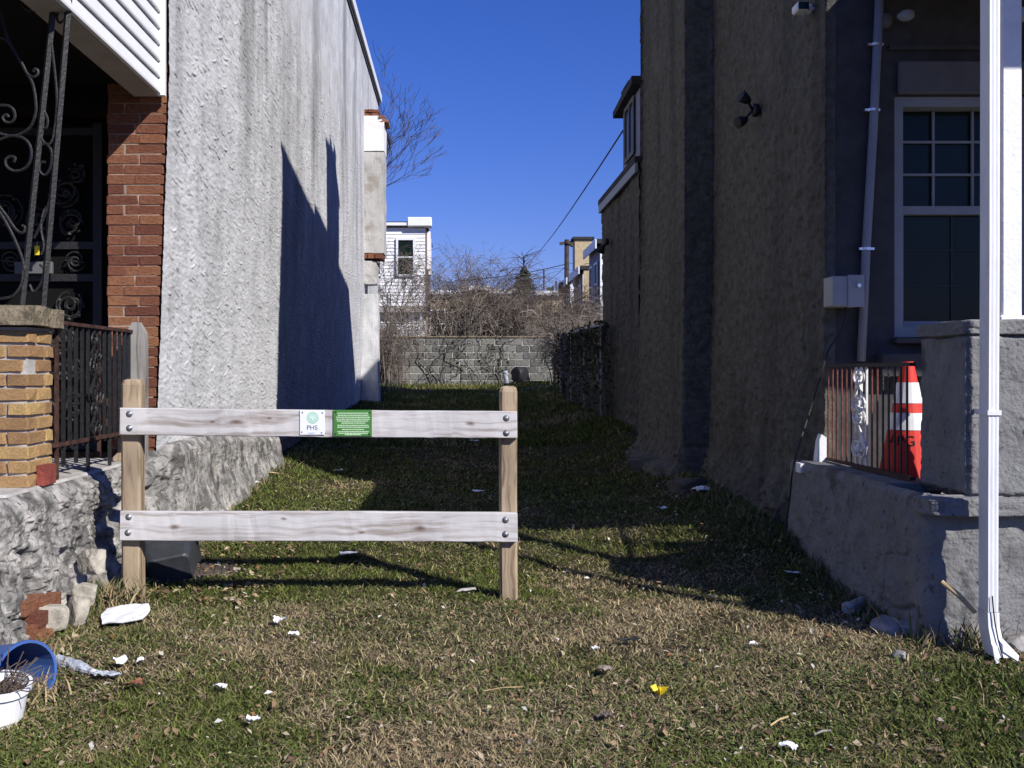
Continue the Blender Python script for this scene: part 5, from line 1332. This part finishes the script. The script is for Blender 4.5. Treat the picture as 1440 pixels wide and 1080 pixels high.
# clear bottle, left
def bottle(pa, pb, r, label, mat):
    a, b_ = G(*pa), G(*pb); a.z += r*0.8; b_.z += r*0.7; d = b_-a; Ln = d.length
    B_ = empty('plastic_bottle', a, label, 'bottle', 'discarded plastic bottles')
    prof = [(r*0.6,0),(r,0.02*1),(r*0.93,Ln*0.2),(r,Ln*0.32),(r*0.9,Ln*0.45),(r,Ln*0.6),(r*0.95,Ln*0.72),(r*0.4,Ln*0.9),(r*0.4,Ln*0.95)]
    f = MB().lathe(prof, a, 14, d)
    f.v = [tuple(Vector(v)+Vector((random.uniform(-1,1),random.uniform(-1,1),random.uniform(-1,1)))*r*0.10) for v in f.v]
    f.build('body', mat, B_); MB().lathe([(r*0.45,Ln*0.951),(r*0.45,Ln*1.02)], a, 12, d).build('cap', M['vinyl'], B_)
bottle((76,934),(133,952),0.026,'crushed clear plastic bottle right of the blue bucket',M['clear'])
bottle((1190,866),(1236,846),0.035,'grey plastic bottle against the shaded porch wall',M['box_grey'])
# blue bucket on its side
BB = empty('blue_bucket', G(45,985), 'blue plastic bucket lying on its side at the left edge', 'bucket')
mth = G(52,985); c1 = Vector((mth.x-0.04,mth.y+0.0,mth.z+0.095)); ax = Vector((0.80,-0.55,0.10)).normalized(); c0 = c1-ax*0.26
f = MB(); f.lathe([(0.001,0.0),(0.085,0.0),(0.118,0.26),(0.1135,0.26),(0.081,0.006),(0.001,0.006)], c0, 28, ax, False); f.build('shell', M['blue_plastic'], BB, smooth=False)
f = MB(); f.lathe([(0.1185,0.245),(0.124,0.247),(0.124,0.262),(0.1135,0.262)], c0, 28, ax, False); f.build('rim', M['blue_plastic'], BB)
# white pot
wp = G(10,1018); PT = empty('white_pot', wp, 'white plastic pot of dead weeds at the lower left edge', 'pot')
q = P(14,1018,wp.y)
c0 = Vector((q.x-0.055,wp.y+0.02,wp.z-0.01)); ax = Vector((0.10,-0.10,1)).normalized()
MB().lathe([(0.001,0),(0.08,0),(0.098,0.145),(0.0965,0.145),(0.078,0.006),(0.001,0.006)], c0, 30, ax, False).build('shell', M['paper'], PT)
MB().lathe([(0.0985,0.125),(0.106,0.127),(0.1075,0.152),(0.0965,0.152)], c0, 30, ax, False).build('rim', M['paper'], PT)
MB().lathe([(0.001,0.115),(0.093,0.115)], c0, 24, ax, False).build('potting_soil', M['bark'], PT)
f = MB()
for i in range(60):
    a = random.uniform(0,6.28); r = 0.09*math.sqrt(random.random()); s = c0+Vector((r*math.cos(a),r*math.sin(a),0.115)); d = Vector((random.gauss(0.3,0.6),random.gauss(0,0.6),random.uniform(0.2,1.0))).normalized()*random.uniform(0.06,0.18)
    f.tube([s,s+d*0.6,s+d+Vector((0,0,-0.02))],0.0022,3,False)
f.build('dead_stems', M['cane_dark'], PT)
# black plastic bin on its side behind the left post
BN = empty('plastic_bin', G(235,828), 'charcoal plastic bin tipped over behind the left fence post', 'bin')
p = G(235,826)
def bin_shell():
    w0, d0, w1, d1, h_ = 0.115, 0.085, 0.15, 0.115, 0.26
    def rect(w,d,z,rr=0.03):
        out=[]
        for (sx,sy,a0) in ((1,1,0),(-1,1,90),(-1,-1,180),(1,-1,270)):
            for k in range(4):
                a = math.radians(a0+k*30); out.append((sx*(w-rr)+rr*math.cos(a), sy*(d-rr)+rr*math.sin(a), z))
        return out
    rings = [rect(w0-0.01,d0-0.01,0), rect(w0,d0,0.01), rect(w1,d1,h_), rect(w1+0.012,d1+0.012,h_), rect(w1+0.012,d1+0.012,h_+0.018), rect(w1-0.004,d1-0.004,h_+0.018), rect(w0-0.004,d0-0.004,0.008)]
    n_ = 16
    return [q for r_ in rings for q in r_], [(i*n_+k,i*n_+(k+1)%n_,(i+1)*n_+(k+1)%n_,(i+1)*n_+k) for i in range(len(rings)-1) for k in range(n_)] + [tuple(range(n_-1,-1,-1)), tuple(6*n_+k for k in range(n_))]
V_, Q_ = bin_shell()
MT = Matrix.Translation(p+Vector((-0.02,0.13,0.115))) @ Euler((math.radians(-72),math.radians(-10),math.radians(14))).to_matrix().to_4x4() @ Matrix.Translation((0,0,-0.10))
MB().add([tuple(MT@Vector(v)) for v in V_], Q_).build('shell', M['bin_plastic'], BN)
# flattened dark mat
p = G(296,806)
f = MB(); f.bevbox((p.x-0.13,p.y-0.12,p.z+0.005),(p.x+0.15,p.y+0.16,p.z+0.022),0.006); f.rot(p,(0.03,0.04,0.2)); 
RMt = empty('rubber_mat', p, 'ribbed dark mat on the ground beside the tipped bin', 'mat'); f.build('sheet', M['bark'], RMt)
for i in range(6):
    g_ = MB(); g_.box((p.x-0.10+i*0.042,p.y-0.10,p.z+0.0225),(p.x-0.08+i*0.042,p.y+0.14,p.z+0.029)); g_.rot(p,(0.03,0.04,0.2)); g_.build('rib', M['bark'], RMt)
# bamboo stick against the porch corner
a = P(1324,818,4.13); b_ = P(1372,862,4.05)
tag(MB().tube([a,(a+b_)/2+Vector((0,0,0.01)),b_],[0.011,0.012,0.009],8).build('bamboo_stick', M['bamboo'], None, b_), 'tan bamboo stick leaning at the grey porch corner', 'stick')
# rubble at the foot of the porch wall
for i,(px,py,r,lab) in enumerate(((1252,892,0.075,'left lump of concrete rubble at the porch wall foot'),(1280,893,0.06,'right lump of concrete rubble at the porch wall foot'),(1268,930,0.03,'small pale stone in the grass before the porch corner'),(1430,915,0.07,'rubble stone behind the downspout foot'))):
    p = G(px,py); tag(stone_obj('rubble_stone', p+Vector((0,0.02,0.02)), r, M['rubble'], None, 60+i, (1.2,1,0.7)), lab, 'stone', 'loose stones')
for i,(px,py,r,lab) in enumerate(((905,640,0.17,'big broken stone slumped against the brown stucco wall base'),(960,672,0.14,'broken stone in front of the brown stucco wall base'))):
    p = G(px,py+20); tag(stone_obj('fallen_stone', p+Vector((0.05,0.05,0.03)), r, M['stucco_r'], None, 70+i, (1,1.3,0.7)), lab, 'stone', 'fallen stones')
